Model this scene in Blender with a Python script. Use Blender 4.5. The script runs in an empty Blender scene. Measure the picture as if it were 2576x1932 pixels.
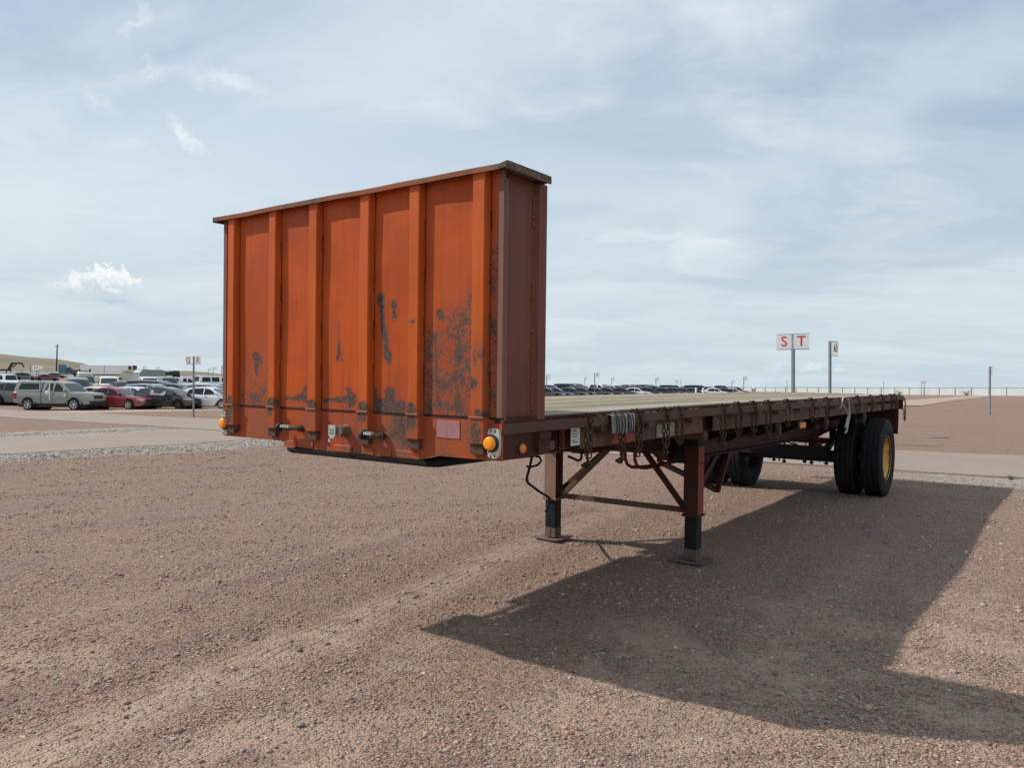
import bpy, bmesh, math, random
import numpy as np
from mathutils import Matrix, Vector, noise
R = math.radians
random.seed(7)
SC = bpy.context.scene
COL = SC.collection

# ------------------------------------------------------------------ camera
CAM_P = Vector((-3.216, -2.433, 1.5884))
YAW, PITCH, ROLL, FPX = 0.63464, 0.00303, -0.00225, 1972.93
fw = Vector((math.cos(YAW)*math.cos(PITCH), math.sin(YAW)*math.cos(PITCH), math.sin(PITCH)))
rt = Vector((math.sin(YAW), -math.cos(YAW), 0.0))
up = rt.cross(fw)
rt2 = rt*math.cos(ROLL) - up*math.sin(ROLL)
up2 = rt*math.sin(ROLL) + up*math.cos(ROLL)
cam = bpy.data.cameras.new("camera")
cam_o = bpy.data.objects.new("camera", cam)
COL.objects.link(cam_o)
cam.sensor_fit = 'HORIZONTAL'
cam.sensor_width = 36.0
cam.lens = 36.0*FPX/2576.0
cam.clip_start = 0.05
cam.clip_end = 9000
m3 = Matrix((rt2, up2, -fw)).transposed()
cam_o.matrix_world = Matrix.Translation(CAM_P) @ m3.to_4x4()
SC.camera = cam_o

# ------------------------------------------------------------------ light
SUN_DIR = Vector((-0.4855, 1.0127, 1.0)).normalized()       # towards the sun
sun = bpy.data.lights.new("sun", 'SUN')
sun.energy = 4.4
sun.angle = R(0.9)
sun.color = (1.0, 0.945, 0.87)
sun_o = bpy.data.objects.new("sun", sun)
COL.objects.link(sun_o)
sun_o.rotation_euler = (-SUN_DIR).to_track_quat('-Z', 'Y').to_euler()
SC.view_settings.view_transform = 'Standard'
SC.view_settings.look = 'None'
SC.view_settings.exposure = 0.0
SC.view_settings.gamma = 1.0
SC.view_settings.use_curve_mapping = False


class NT:
    """small node-tree writer"""
    def __init__(self, tree):
        self.t = tree
        self.n = tree.nodes
        self.l = tree.links

    def node(self, typ, **kw):
        nd = self.n.new(typ)
        for k, v in kw.items():
            setattr(nd, k, v)
        return nd

    def put(self, sock, v):
        if v is None:
            return
        if isinstance(v, bpy.types.NodeSocket):
            self.l.new(v, sock)
        else:
            if hasattr(sock.default_value, '__len__') and not isinstance(v, (tuple, list, Vector)):
                v = (v,)*len(sock.default_value)
            if hasattr(sock.default_value, '__len__') and len(sock.default_value) == 4 and len(v) == 3:
                v = tuple(v)+(1.0,)
            sock.default_value = v

    def m(self, op, a, b=None, c=None, clamp=False):
        nd = self.node('ShaderNodeMath', operation=op, use_clamp=clamp)
        self.put(nd.inputs[0], a)
        self.put(nd.inputs[1], b)
        self.put(nd.inputs[2], c)
        return nd.outputs[0]

    def vm(self, op, a, b=None, c=None):
        nd = self.node('ShaderNodeVectorMath', operation=op)
        self.put(nd.inputs[0], a)
        self.put(nd.inputs[1], b)
        if c is not None:
            self.put(nd.inputs[2] if op not in ('SCALE',) else nd.inputs[3], c)
        return nd.outputs['Value'] if op in ('DOT_PRODUCT', 'LENGTH', 'DISTANCE') else nd.outputs[0]

    def scale(self, a, s):
        nd = self.node('ShaderNodeVectorMath', operation='SCALE')
        self.put(nd.inputs[0], a)
        self.put(nd.inputs[3], s)
        return nd.outputs[0]

    def xyz(self, v):
        nd = self.node('ShaderNodeSeparateXYZ')
        self.put(nd.inputs[0], v)
        return nd.outputs

    def comb(self, x, y, z):
        nd = self.node('ShaderNodeCombineXYZ')
        for i, v in enumerate((x, y, z)):
            self.put(nd.inputs[i], v)
        return nd.outputs[0]

    def noise(self, v, scale, detail=4, rough=0.55, color=False, dist=0.0):
        nd = self.node('ShaderNodeTexNoise')
        self.put(nd.inputs['Vector'], v)
        nd.inputs['Scale'].default_value = scale
        nd.inputs['Detail'].default_value = detail
        nd.inputs['Roughness'].default_value = rough
        nd.inputs['Distortion'].default_value = dist
        return nd.outputs['Color' if color else 'Fac']

    def vor(self, v, scale, feature='F1', out='Distance', rnd=1.0):
        nd = self.node('ShaderNodeTexVoronoi', feature=feature)
        self.put(nd.inputs['Vector'], v)
        nd.inputs['Scale'].default_value = scale
        nd.inputs['Randomness'].default_value = rnd
        return nd.outputs[out]

    def smooth(self, v, a, b):
        """0 at a, 1 at b"""
        nd = self.node('ShaderNodeMapRange', interpolation_type='SMOOTHSTEP')
        self.put(nd.inputs[0], v)
        nd.inputs[1].default_value = a
        nd.inputs[2].default_value = b
        return nd.outputs[0]

    def lin(self, v, a, b, c=0.0, d=1.0):
        nd = self.node('ShaderNodeMapRange')
        self.put(nd.inputs[0], v)
        nd.inputs[1].default_value = a
        nd.inputs[2].default_value = b
        nd.inputs[3].default_value = c
        nd.inputs[4].default_value = d
        return nd.outputs[0]

    def mix(self, f, a, b, blend='MIX'):
        nd = self.node('ShaderNodeMix', data_type='RGBA', blend_type=blend)
        self.put(nd.inputs[0], f)
        self.put(nd.inputs[6], a)
        self.put(nd.inputs[7], b)
        return nd.outputs[2]

    def ramp(self, f, stops):
        nd = self.node('ShaderNodeValToRGB')
        el = nd.color_ramp.elements
        while len(el) < len(stops):
            el.new(0.5)
        for e, (p, c) in zip(el, stops):
            e.position = p
            e.color = tuple(c)+(1.0,) if len(c) == 3 else c
        self.put(nd.inputs[0], f)
        return nd.outputs[0]

    def bump(self, h, strength=0.3, dist=0.01, normal=None):
        nd = self.node('ShaderNodeBump')
        nd.inputs['Strength'].default_value = strength
        nd.inputs['Distance'].default_value = dist
        self.put(nd.inputs['Height'], h)
        if normal is not None:
            self.l.new(normal, nd.inputs['Normal'])
        return nd.outputs[0]


# ------------------------------------------------------------------ sky (world)
world = bpy.data.worlds.new("World")
SC.world = world
world.use_nodes = True
W = NT(world.node_tree)
W.n.clear()
out = W.node('ShaderNodeOutputWorld')
bg = W.node('ShaderNodeBackground')
W.l.new(bg.outputs[0], out.inputs[0])
bg.inputs['Strength'].default_value = 0.108
sky = W.node('ShaderNodeTexSky', sky_type='NISHITA')
sky.sun_disc = False
sky.sun_elevation = math.asin(SUN_DIR.z)
sky.sun_rotation = math.atan2(SUN_DIR.x, SUN_DIR.y)
sky.air_density = 1.2
sky.dust_density = 1.5
tc = W.node('ShaderNodeTexCoord')
D = tc.outputs['Generated']
dx, dy, dz = W.xyz(D)
el = W.m('MAXIMUM', dz, 0.0)
inv = W.m('DIVIDE', 1.0, W.m('ADD', el, 0.11))
P = W.comb(W.m('MULTIPLY', dx, inv), W.m('MULTIPLY', dy, inv), 0.0)
# thin high sheet cloud, drawn out in one wind direction
ca, sa = math.cos(0.62), math.sin(0.62)
px_, py_, _z = W.xyz(P)
Pr = W.comb(W.m('ADD', W.m('MULTIPLY', px_, ca), W.m('MULTIPLY', py_, sa)),
            W.m('MULTIPLY', W.m('SUBTRACT', W.m('MULTIPLY', py_, ca), W.m('MULTIPLY', px_, sa)), 0.72), 3.1)
warp = W.noise(Pr, 0.8, 3, 0.5, color=True)
Pw = W.vm('ADD', Pr, W.scale(W.vm('SUBTRACT', warp, (0.5, 0.5, 0.5)), 1.1))
n1 = W.noise(Pw, 0.55, 8, 0.52)
n2 = W.noise(Pw, 2.2, 9, 0.60)
sheet = W.m('ADD', W.m('MULTIPLY', n1, 0.70), W.m('MULTIPLY', n2, 0.30))
cover = W.smooth(sheet, 0.36, 0.62)
lowveil = W.smooth(el, 0.42, 0.04)
cover = W.m('MAXIMUM', cover, W.m('MULTIPLY', lowveil, 0.90))
cover = W.m('ADD', W.m('MULTIPLY', cover, 0.58), 0.38)
shade = W.noise(Pw, 0.8, 9, 0.58)
cl_hi = (7.7, 8.35, 8.7)
cl_lo = (4.9, 5.85, 6.75)
ccol = W.mix(W.smooth(shade, 0.32, 0.64), cl_lo, cl_hi)
hazec = (5.9, 6.9, 7.4)
ccol = W.mix(W.m('MULTIPLY', W.smooth(el, 0.28, 0.0), 0.7), ccol, hazec)
basesky = W.mix(0.45, sky.outputs[0], (2.7, 4.2, 6.5))
col = W.mix(cover, basesky, ccol)


def sky_dir(u, v):
    d = (fw + rt2*((u-1288)/FPX) - up2*((v-966)/FPX))
    return d.normalized()


def puff(col, u, v, ru, rv, soft, nscale, bright, dark, amt, tilt=0.0):
    """one small cumulus at a fixed direction of the sky"""
    c = sky_dir(u, v)
    a = Vector((c.y, -c.x, 0)).normalized()
    b = a.cross(c)
    a2 = a*math.cos(tilt) + b*math.sin(tilt)
    b2 = b*math.cos(tilt) - a*math.sin(tilt)
    rel = W.vm('SUBTRACT', D, tuple(c))
    wq = W.noise(D, nscale, 7, 0.62, color=True)
    rel = W.vm('ADD', rel, W.scale(W.vm('SUBTRACT', wq, (0.5, 0.5, 0.5)), min(rv, 60)*3.0/FPX))
    X = W.m('DIVIDE', W.vm('DOT_PRODUCT', rel, tuple(a2)), ru/FPX)
    Y = W.m('DIVIDE', W.vm('DOT_PRODUCT', rel, tuple(b2)), rv/FPX)
    r = W.m('SQRT', W.m('ADD', W.m('MULTIPLY', X, X), W.m('MULTIPLY', Y, Y)))
    k = W.m('MULTIPLY', W.smooth(r, 1.0, 1.0-soft), amt)
    fr = W.m('GREATER_THAN', W.vm('DOT_PRODUCT', D, tuple(c)), 0.5)
    k = W.m('MULTIPLY', k, fr)
    c2 = W.mix(W.smooth(Y, -0.6, 0.35), dark, bright)
    return W.mix(k, col, c2)


WH = (8.7, 9.0, 9.0)
GR = (4.6, 5.5, 6.3)
for (u, v, ru, rv, soft, ns, br, dk, amt, tl) in [
        (1050, 120, 700, 260, 1.0, 3, (7.6, 8.3, 8.6), (7.2, 8.0, 8.4), 0.55, 0.25),
        (150, 480, 620, 300, 1.0, 3, (7.0, 8.0, 8.3), (6.7, 7.7, 8.1), 0.45, 0.1),
        (2300, 250, 900, 120, 1.0, 4, (6.6, 7.5, 8.0), (6.2, 7.2, 7.8), 0.4, 0.35),
        (172, 716, 62, 20, 0.85, 90, (7.8, 8.3, 8.4), (6.4, 7.2, 7.6), 0.75, 0.12),
        (212, 710, 46, 28, 0.5, 110, WH, (6.2, 7.0, 7.5), 0.9, 0.0),
        (272, 704, 60, 40, 0.42, 110, WH, (5.6, 6.5, 7.1), 1.0, -0.1),
        (316, 712, 36, 26, 0.5, 110, (8.2, 8.6, 8.7), (5.9, 6.8, 7.3), 0.9, -0.3),
        (290, 752, 50, 15, 0.8, 70, (5.4, 6.4, 7.1), GR, 0.85, -0.12),
        (286, 732, 20, 10, 0.7, 90, WH, (7, 7.6, 7.9), 0.7, 0.0),
        (470, 342, 70, 24, 1.0, 40, (8.3, 8.8, 9.0), (7.2, 8.0, 8.4), 0.75, -0.7),
        (240, 250, 60, 30, 1.0, 40, (7.6, 8.2, 8.6), (6.8, 7.6, 8.2), 0.5, -0.5),
        (570, 208, 120, 30, 1.0, 25, (7.9, 8.5, 8.8), (6.8, 7.6, 8.2), 0.7, -0.1),
        (338, 40, 24, 55, 1.0, 30, (7.4, 8.0, 8.5), (6.8, 7.6, 8.2), 0.5, 0.0),
        (375, 185, 20, 50, 1.0, 30, (7.4, 8.0, 8.5), (6.8, 7.6, 8.2), 0.45, 0.0),
        (320, 370, 90, 30, 1.0, 30, (7.2, 8.0, 8.4), (6.8, 7.6, 8.2), 0.45, 0.0),
        (2045, 925, 46, 18, 0.9, 70, (7.8, 8.4, 8.4), (5.2, 6.2, 6.9), 0.7, 0.3),
        (2110, 930, 28, 14, 0.9, 70, (7.8, 8.3, 8.4), (5.4, 6.4, 7.1), 0.55, -0.3),
        (1960, 930, 60, 40, 1.0, 50, (6.8, 7.6, 8.0), (5.0, 6.0, 6.8), 0.5, 0.3),
        (1430, 925, 100, 26, 1.0, 45, (7.1, 7.8, 8.1), (5.2, 6.2, 6.9), 0.5, 0.0),
        (1640, 940, 90, 18, 1.0, 45, (6.8, 7.5, 7.9), (5.0, 6.0, 6.8), 0.45, 0.0),
        (1650, 540, 200, 50, 1.0, 12, (5.3, 6.3, 7.3), (4.8, 5.7, 6.7), 0.45, -0.05),
        (318, 848, 22, 6, 0.9, 60, (5.2, 6.2, 6.9), (4.8, 5.8, 6.6), 0.6, 0.0)]:
    col = puff(col, u, v, ru, rv, soft, ns, br, dk, amt, tl)
col = W.mix(W.m('LESS_THAN', dz, -0.002), col, (2.4, 2.0, 1.8))
W.l.new(col, bg.inputs['Color'])

# ------------------------------------------------------------------ helpers


def tag(o, label=None, cat=None, group=None, kind=None):
    if label:
        o["label"] = label
    if cat:
        o["category"] = cat
    if group:
        o["group"] = group
    if kind:
        o["kind"] = kind
    return o


def terrain(x, y):
    """height of the yard: level under the trailer, rising gently towards the hills"""
    z = 0.0
    a = min(1.0, max(0.0, (250-x)/110.0))
    if y > 50:
        z += 0.0195*(y-50)*(0.06+0.94*a)*min(1.0, (y-50)/25)
    if x > 100:
        z -= 0.0042*min(x-100, 260)
    if x < 8.5:
        q = max(0.0, min(1.0, (8.5-x)/4.0))
        z += 0.035*max(-1.26, min(0.9, y-1.75))*q*q*(3-2*q)*(1 if abs(y) < 25 else 0)
    r = math.hypot(x+1, y)
    if r < 60:
        w = 1-r/60
        z += w*0.035*(noise.noise(Vector((x*0.35, y*0.35, 1.3)))) + w*0.014*noise.noise(Vector((x*1.3, y*1.3, 4.2)))
        # worn wheel ruts passing in front of the trailer
        for yc in (1.92, 1.52):
            q = (y-(yc+0.16*(x-1.0)))/0.16
            if abs(q) < 3:
                z -= 0.016*math.exp(-q*q)*max(0, min(1, (6-x)/5))*w
    return z


class MB:
    """collects shapes, then links them as one mesh object"""
    def __init__(self):
        self.v = []
        self.f = []
        self.mi = []
        self.cur = 0
        self.sm = []
        self.smooth = False

    def add(self, vs, fs):
        o = len(self.v)
        self.v += [tuple(p) for p in vs]
        for q in fs:
            self.f.append([i+o for i in q])
            self.mi.append(self.cur)
            self.sm.append(self.smooth)

    def box(self, x0, x1, y0, y1, z0, z1, mat=None, ch=0.0):
        if x0 > x1:
            x0, x1 = x1, x0
        if y0 > y1:
            y0, y1 = y1, y0
        if z0 > z1:
            z0, z1 = z1, z0
        if ch <= 0:
            vs = [(x, y, z) for x in (x0, x1) for y in (y0, y1) for z in (z0, z1)]
            fs = [(0, 1, 3, 2), (4, 6, 7, 5), (0, 4, 5, 1), (2, 3, 7, 6), (0, 2, 6, 4), (1, 5, 7, 3)]
        else:
            bm = bmesh.new()
            bmesh.ops.create_cube(bm, size=1.0)
            for vv in bm.verts:
                vv.co = Vector(((x0+x1)/2+vv.co.x*(x1-x0), (y0+y1)/2+vv.co.y*(y1-y0), (z0+z1)/2+vv.co.z*(z1-z0)))
            bmesh.ops.bevel(bm, geom=list(bm.edges), offset=ch, segments=1, affect='EDGES')
            vs = [vv.co.copy() for vv in bm.verts]
            bm.verts.index_update()
            fs = [[vv.index for vv in fc.verts] for fc in bm.faces]
            bm.free()
        if mat is not None:
            vs = [mat @ Vector(p) for p in vs]
        self.add(vs, fs)
        return self

    def prism(self, poly, axis, a, b):
        """poly: 2D outline in the plane normal to axis, extruded a..b (axis 0: y,z; 1: x,z; 2: x,y)"""
        def P(p, t):
            if axis == 0:
                return (t, p[0], p[1])
            if axis == 1:
                return (p[0], t, p[1])
            return (p[0], p[1], t)
        n = len(poly)
        vs = [P(p, a) for p in poly]+[P(p, b) for p in poly]
        fs = [list(range(n)), list(range(2*n-1, n-1, -1))]
        for i in range(n):
            j = (i+1) % n
            fs.append([i, i+n, j+n, j][::-1])
        self.add(vs, fs)
        return self

    def bar(self, p, q, w, h, upv=(0, 0, 1)):
        p = Vector(p)
        q = Vector(q)
        d = (q-p).normalized()
        u = Vector(upv)
        s = d.cross(u)
        if s.length < 1e-4:
            s = d.cross(Vector((1, 0, 0)))
        s.normalize()
        u = s.cross(d)
        vs = [c+s*(w/2*i)+u*(h/2*j) for c in (p, q) for i in (-1, 1) for j in (-1, 1)]
        self.add(vs, [(0, 1, 3, 2), (4, 6, 7, 5), (0, 4, 5, 1), (2, 3, 7, 6), (0, 2, 6, 4), (1, 5, 7, 3)])
        return self

    def tube(self, pts, r, seg=8, closed=False, caps=True):
        pts = [Vector(p) for p in pts]
        n = len(pts)
        rings = []
        nrm = None
        for i in range(n):
            if closed:
                d = pts[(i+1) % n]-pts[i-1]
            else:
                d = pts[min(i+1, n-1)]-pts[max(i-1, 0)]
            d.normalize()
            if nrm is None:
                nrm = d.cross(Vector((0, 0, 1)))
                if nrm.length < 0.1:
                    nrm = d.cross(Vector((1, 0, 0)))
            nrm = (nrm-d*nrm.dot(d))
            if nrm.length < 1e-5:
                nrm = d.orthogonal()
            nrm.normalize()
            b = d.cross(nrm)
            rr = r[i] if isinstance(r, (list, tuple)) else r
            rings.append([pts[i]+nrm*(rr*math.cos(2*math.pi*k/seg))+b*(rr*math.sin(2*math.pi*k/seg)) for k in range(seg)])
        vs = [p for rg in rings for p in rg]
        fs = []
        for i in range(n if closed else n-1):
            j = (i+1) % n
            for k in range(seg):
                l = (k+1) % seg
                fs.append((i*seg+k, i*seg+l, j*seg+l, j*seg+k))
        if not closed and caps:
            fs.append(list(range(seg))[::-1])
            fs.append([(n-1)*seg+k for k in range(seg)])
        s = self.smooth
        self.smooth = True
        self.add(vs, fs)
        self.smooth = s
        return self

    def lathe(self, prof, c, axis, seg=32, close=False):
        """prof: (radius, offset along axis)"""
        vs = []
        for (r, t) in prof:
            for k in range(seg):
                a = 2*math.pi*k/seg
                p, q = r*math.cos(a), r*math.sin(a)
                if axis == 0:
                    vs.append((c[0]+t, c[1]+p, c[2]+q))
                elif axis == 1:
                    vs.append((c[0]+p, c[1]+t, c[2]+q))
                else:
                    vs.append((c[0]+p, c[1]+q, c[2]+t))
        fs = []
        n = len(prof)
        for i in range(n-1):
            for k in range(seg):
                l = (k+1) % seg
                q = (i*seg+k, i*seg+l, (i+1)*seg+l, (i+1)*seg+k)
                fs.append(q if axis != 1 else q[::-1])
        if prof[0][0] > 1e-6 and close:
            fs.append(list(range(seg)))
            fs.append([(n-1)*seg+k for k in range(seg)])
        s = self.smooth
        self.smooth = True
        self.add(vs, fs)
        self.smooth = s
        return self

    def mesh(self, name, mats):
        me = bpy.data.meshes.new(name)
        me.from_pydata(self.v, [], self.f)
        if not isinstance(mats, (list, tuple)):
            mats = [mats]
        for mt in mats:
            me.materials.append(mt)
        me.polygons.foreach_set('material_index', self.mi)
        me.polygons.foreach_set('use_smooth', self.sm)
        bm = bmesh.new()
        bm.from_mesh(me)
        bmesh.ops.recalc_face_normals(bm, faces=bm.faces)
        bm.to_mesh(me)
        bm.free()
        me.update()
        if any(self.sm):
            try:
                me.set_sharp_from_angle(angle=R(40))
            except Exception:
                pass
        return me

    def build(self, name, mats, parent=None, loc=None):
        o = bpy.data.objects.new(name, self.mesh(name, mats))
        COL.objects.link(o)
        if parent:
            o.parent = parent
        if loc:
            o.location = loc
        return o


def empty(name, loc=(0, 0, 0), rz=0.0, parent=None):
    o = bpy.data.objects.new(name, None)
    o.empty_display_size = 0.2
    COL.objects.link(o)
    o.location = loc
    o.rotation_euler = (0, 0, rz)
    if parent:
        o.parent = parent
    return o


def inst(name, me, parent, loc=None):
    o = bpy.data.objects.new(name, me)
    COL.objects.link(o)
    o.parent = parent
    if loc:
        o.location = loc
    return o


def copy_tree(o, parent=None):
    c = o.copy()
    COL.objects.link(c)
    c.parent = parent
    for ch in list(o.children):
        copy_tree(ch, c)
    return c


# ------------------------------------------------------------------ materials
def new_mat(name):
    mt = bpy.data.materials.new(name)
    mt.use_nodes = True
    T = NT(mt.node_tree)
    bs = mt.node_tree.nodes['Principled BSDF']
    return mt, T, bs


def plain(name, colr, rough=0.5, metal=0.0, var=0.12, scale=8.0, bump=0.0, coat=0.0, spec=0.5):
    mt, T, bs = new_mat(name)
    tcn = T.node('ShaderNodeTexCoord').outputs['Object']
    n = T.noise(tcn, scale, 5, 0.6)
    c = T.mix(T.m('MULTIPLY', T.smooth(n, 0.3, 0.7), var), colr, tuple(x*0.45 for x in colr))
    T.put(bs.inputs['Base Color'], c)
    T.put(bs.inputs['Roughness'], T.lin(n, 0.3, 0.7, max(0.03, rough-0.06), min(1, rough+0.08)))
    bs.inputs['Metallic'].default_value = metal
    bs.inputs['Specular IOR Level'].default_value = spec
    bs.inputs['Coat Weight'].default_value = coat
    bs.inputs['Coat Roughness'].default_value = 0.06
    if bump:
        T.put(bs.inputs['Normal'], T.bump(T.noise(tcn, scale*6, 4, 0.6), bump, 0.004))
    return mt


def seg_mask(T, y, z, p, q, w0, w1, wob):
    """mask of a stroke between two points of the y-z plane"""
    ax, ay = p
    bx, by = q
    L2 = (bx-ax)**2+(by-ay)**2+1e-9
    ux, uy = (bx-ax)/L2, (by-ay)/L2
    t = T.m('ADD', T.m('MULTIPLY', T.m('SUBTRACT', y, ax), ux), T.m('MULTIPLY', T.m('SUBTRACT', z, ay), uy), clamp=True)
    dx_ = T.m('SUBTRACT', y, T.m('ADD', T.m('MULTIPLY', t, bx-ax), ax))
    dz_ = T.m('SUBTRACT', z, T.m('ADD', T.m('MULTIPLY', t, by-ay), ay))
    d = T.m('SQRT', T.m('ADD', T.m('MULTIPLY', dx_, dx_), T.m('MULTIPLY', dz_, dz_)))
    d = T.m('ADD', d, wob)
    w = T.m('ADD', T.m('MULTIPLY', t, w1-w0), w0)
    return T.m('SUBTRACT', w, d)


def rusty(name, paint, paint2, rust, rust2, amount=0.5, speck=0.5, rough=0.5, marks=(), blobs=(), lowz=None,
          scale=1.0, spec=0.16, streak=0.28, dark_lines=()):
    mt, T, bs = new_mat(name)
    co = T.node('ShaderNodeTexCoord').outputs['Object']
    x, y, z = T.xyz(co)
    big = T.noise(co, 2.2*scale, 6, 0.6)
    med = T.noise(co, 9*scale, 7, 0.65)
    fine = T.noise(co, 44*scale, 6, 0.70)
    vfine = T.noise(co, 150*scale, 3, 0.6)
    st = T.noise(T.comb(T.m('MULTIPLY', x, 26), T.m('MULTIPLY', y, 26), T.m('MULTIPLY', z, 1.1)), 1.0, 5, 0.6)
    c = T.mix(T.smooth(big, 0.35, 0.68), paint, paint2)
    c = T.mix(T.m('MULTIPLY', T.smooth(st, 0.45, 0.75), streak), c, tuple(q*0.55 for q in paint2))
    c = T.mix(T.m('MULTIPLY', T.smooth(vfine, 0.55, 0.7), 0.14), c, tuple(min(1, q*1.3+0.01) for q in paint2))
    dens = T.m('MULTIPLY', T.smooth(big, 0.45, 0.75), amount)
    for (by, bz, r, a) in blobs:
        yy = T.m('SUBTRACT', y, by)
        zz = T.m('SUBTRACT', z, bz)
        rr = T.m('SQRT', T.m('ADD', T.m('MULTIPLY', yy, yy), T.m('MULTIPLY', zz, zz)))
        dens = T.m('ADD', dens, T.m('MULTIPLY', T.smooth(rr, r, r*0.25), a))
    if lowz:
        dens = T.m('ADD', dens, T.m('MULTIPLY', T.smooth(z, lowz[1], lowz[0]), lowz[2]))
    # dirty brownish film where rust is dense
    c = T.mix(T.m('MULTIPLY', T.m('MINIMUM', dens, 1.0), 0.5), c, tuple(a*0.45+b*0.55 for a, b in zip(paint2, rust2)))
    sp = T.m('ADD', fine, T.m('MULTIPLY', T.m('SUBTRACT', med, 0.5), 0.7))
    thr = T.m('SUBTRACT', 0.78, T.m('MULTIPLY', T.m('MINIMUM', dens, 1.2), 0.235*speck*2))
    df = T.m('SUBTRACT', sp, thr)
    mk = T.smooth(df, 0.0, 0.016)
    halo = T.m('MULTIPLY', T.smooth(df, -0.09, 0.01), T.smooth(dens, 0.15, 0.6))
    wob = T.m('ADD', T.m('MULTIPLY', T.m('SUBTRACT', med, 0.5), 0.05), T.m('MULTIPLY', T.m('SUBTRACT', fine, 0.5), 0.045))
    sd = None
    for (p, q, w0, w1) in marks:
        q_ = seg_mask(T, y, z, p, q, w0, w1, wob)
        sd = q_ if sd is None else T.m('MAXIMUM', sd, q_)
    if sd is not None:
        mk = T.m('MAXIMUM', mk, T.smooth(sd, -0.001, 0.004))
        halo = T.m('MAXIMUM', halo, T.smooth(sd, -0.016, 0.0))
        # runs washed down below the chips
        dr = T.m('MULTIPLY', T.smooth(st, 0.50, 0.68), T.smooth(z, 1.95, 1.50))
        halo = T.m('MAXIMUM', halo, T.m('MULTIPLY', dr, 0.6))
    c = T.mix(T.m('MULTIPLY', halo, 0.62), c, tuple(a*0.40+b*0.40 for a, b in zip(paint2, rust2)))
    if dark_lines:  # narrow dark lines up the sheet, at set places beside the ribs
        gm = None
        for (ga, gw) in dark_lines:
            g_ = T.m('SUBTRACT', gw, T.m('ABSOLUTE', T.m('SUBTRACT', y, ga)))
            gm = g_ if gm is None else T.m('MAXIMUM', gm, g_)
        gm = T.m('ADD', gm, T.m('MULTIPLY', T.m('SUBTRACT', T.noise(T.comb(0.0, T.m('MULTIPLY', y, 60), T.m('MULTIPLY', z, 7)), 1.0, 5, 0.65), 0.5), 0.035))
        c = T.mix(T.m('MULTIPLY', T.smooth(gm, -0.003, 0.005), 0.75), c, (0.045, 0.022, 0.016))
    rc = T.mix(T.smooth(T.m('ADD', T.m('MULTIPLY', fine, 0.6), T.m('MULTIPLY', vfine, 0.4)), 0.42, 0.60), rust, rust2)
    c = T.mix(mk, c, rc)
    T.put(bs.inputs['Base Color'], c)
    T.put(bs.inputs['Roughness'], T.m('ADD', T.m('MULTIPLY', mk, 0.35), T.lin(med, 0.3, 0.7, rough-0.08, rough+0.1), clamp=True))
    bs.inputs['Specular IOR Level'].default_value = spec
    h = T.m('ADD', T.m('MULTIPLY', mk, -0.5), T.m('ADD', T.m('MULTIPLY', fine, 0.35), T.m('MULTIPLY', big, 2.0)))
    T.put(bs.inputs['Normal'], T.bump(h, 0.35, 0.003))
    return mt


ORG = (0.46, 0.078, 0.010)
ORG2 = (0.36, 0.060, 0.010)
RU = (0.052, 0.036, 0.035)
RU2 = (0.150, 0.080, 0.060)
panel_marks = [
    ((0.89, 2.088), (0.885, 2.05), 0.028, 0.022), ((0.885, 2.08), (0.869, 1.937), 0.014, 0.02),
    ((0.869, 1.937), (0.827, 1.721), 0.022, 0.024),
    ((0.786, 2.039), (0.786, 2.02), 0.024, 0.014), ((0.786, 2.02), (0.781, 1.978), 0.012, 0.02),
    ((1.251, 1.961), (1.246, 1.75), 0.001, 0.017), ((1.262, 1.735), (1.232, 1.735), 0.012, 0.012),
    ((2.073, 1.76), (2.061, 1.64), 0.03, 0.014), ((2.10, 1.765), (2.02, 1.72), 0.012, 0.018),
    ((1.755, 1.478), (1.63, 1.486), 0.007, 0.016), ((1.63, 1.486), (1.546, 1.493), 0.016, 0.03),
    ((1.60, 1.49), (1.56, 1.55), 0.006, 0.018),
    ((1.382, 1.479), (1.30, 1.482), 0.014, 0.010), ((1.28, 1.485), (1.15, 1.49), 0.010, 0.02),
    ((1.136, 1.492), (1.136, 1.488), 0.044, 0.044), ((1.15, 1.545), (1.17, 1.55), 0.012, 0.008),
    ((0.951, 1.54), (0.94, 1.47), 0.03, 0.04), ((0.809, 1.534), (0.80, 1.53), 0.04, 0.036),
    ((0.90, 1.462), (0.72, 1.462), 0.04, 0.03), ((0.467, 1.851), (0.433, 1.453), 0.004, 0.006),
    ((0.427, 1.971), (0.42, 1.96), 0.03, 0.02), ((0.50, 1.50), (0.50, 1.42), 0.012, 0.016),
    ((0.298, 1.53), (0.30, 1.47), 0.016, 0.022),
]
M = {}
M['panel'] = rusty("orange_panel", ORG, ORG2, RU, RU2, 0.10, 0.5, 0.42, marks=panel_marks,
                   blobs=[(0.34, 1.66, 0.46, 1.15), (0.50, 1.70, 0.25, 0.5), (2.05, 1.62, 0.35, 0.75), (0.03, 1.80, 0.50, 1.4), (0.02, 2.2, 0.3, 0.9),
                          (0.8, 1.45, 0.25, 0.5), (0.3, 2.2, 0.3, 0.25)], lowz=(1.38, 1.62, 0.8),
                   dark_lines=[(0.086, 0.007), (0.546, 0.007), (0.944, 0.007), (1.405, 0.006), (1.810, 0.006), (2.260, 0.006), (0.012, 0.016), (0.642, 0.003), (0.19, 0.003), (1.04, 0.002)])
rib_marks = [((yc, 1.452), (yc+0.02, 1.440), 0.034, 0.040) for yc in (1.850, 1.450, 0.99, 0.60)]+[((0.66, 1.945), (0.60, 1.935), 0.004, 0.012), ((0.19, 1.62), (0.17, 1.60), 0.02, 0.03), ((0.13, 1.45), (0.11, 1.43), 0.02, 0.03), ((2.31, 1.46), (2.31, 1.44), 0.02, 0.03)]
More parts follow.
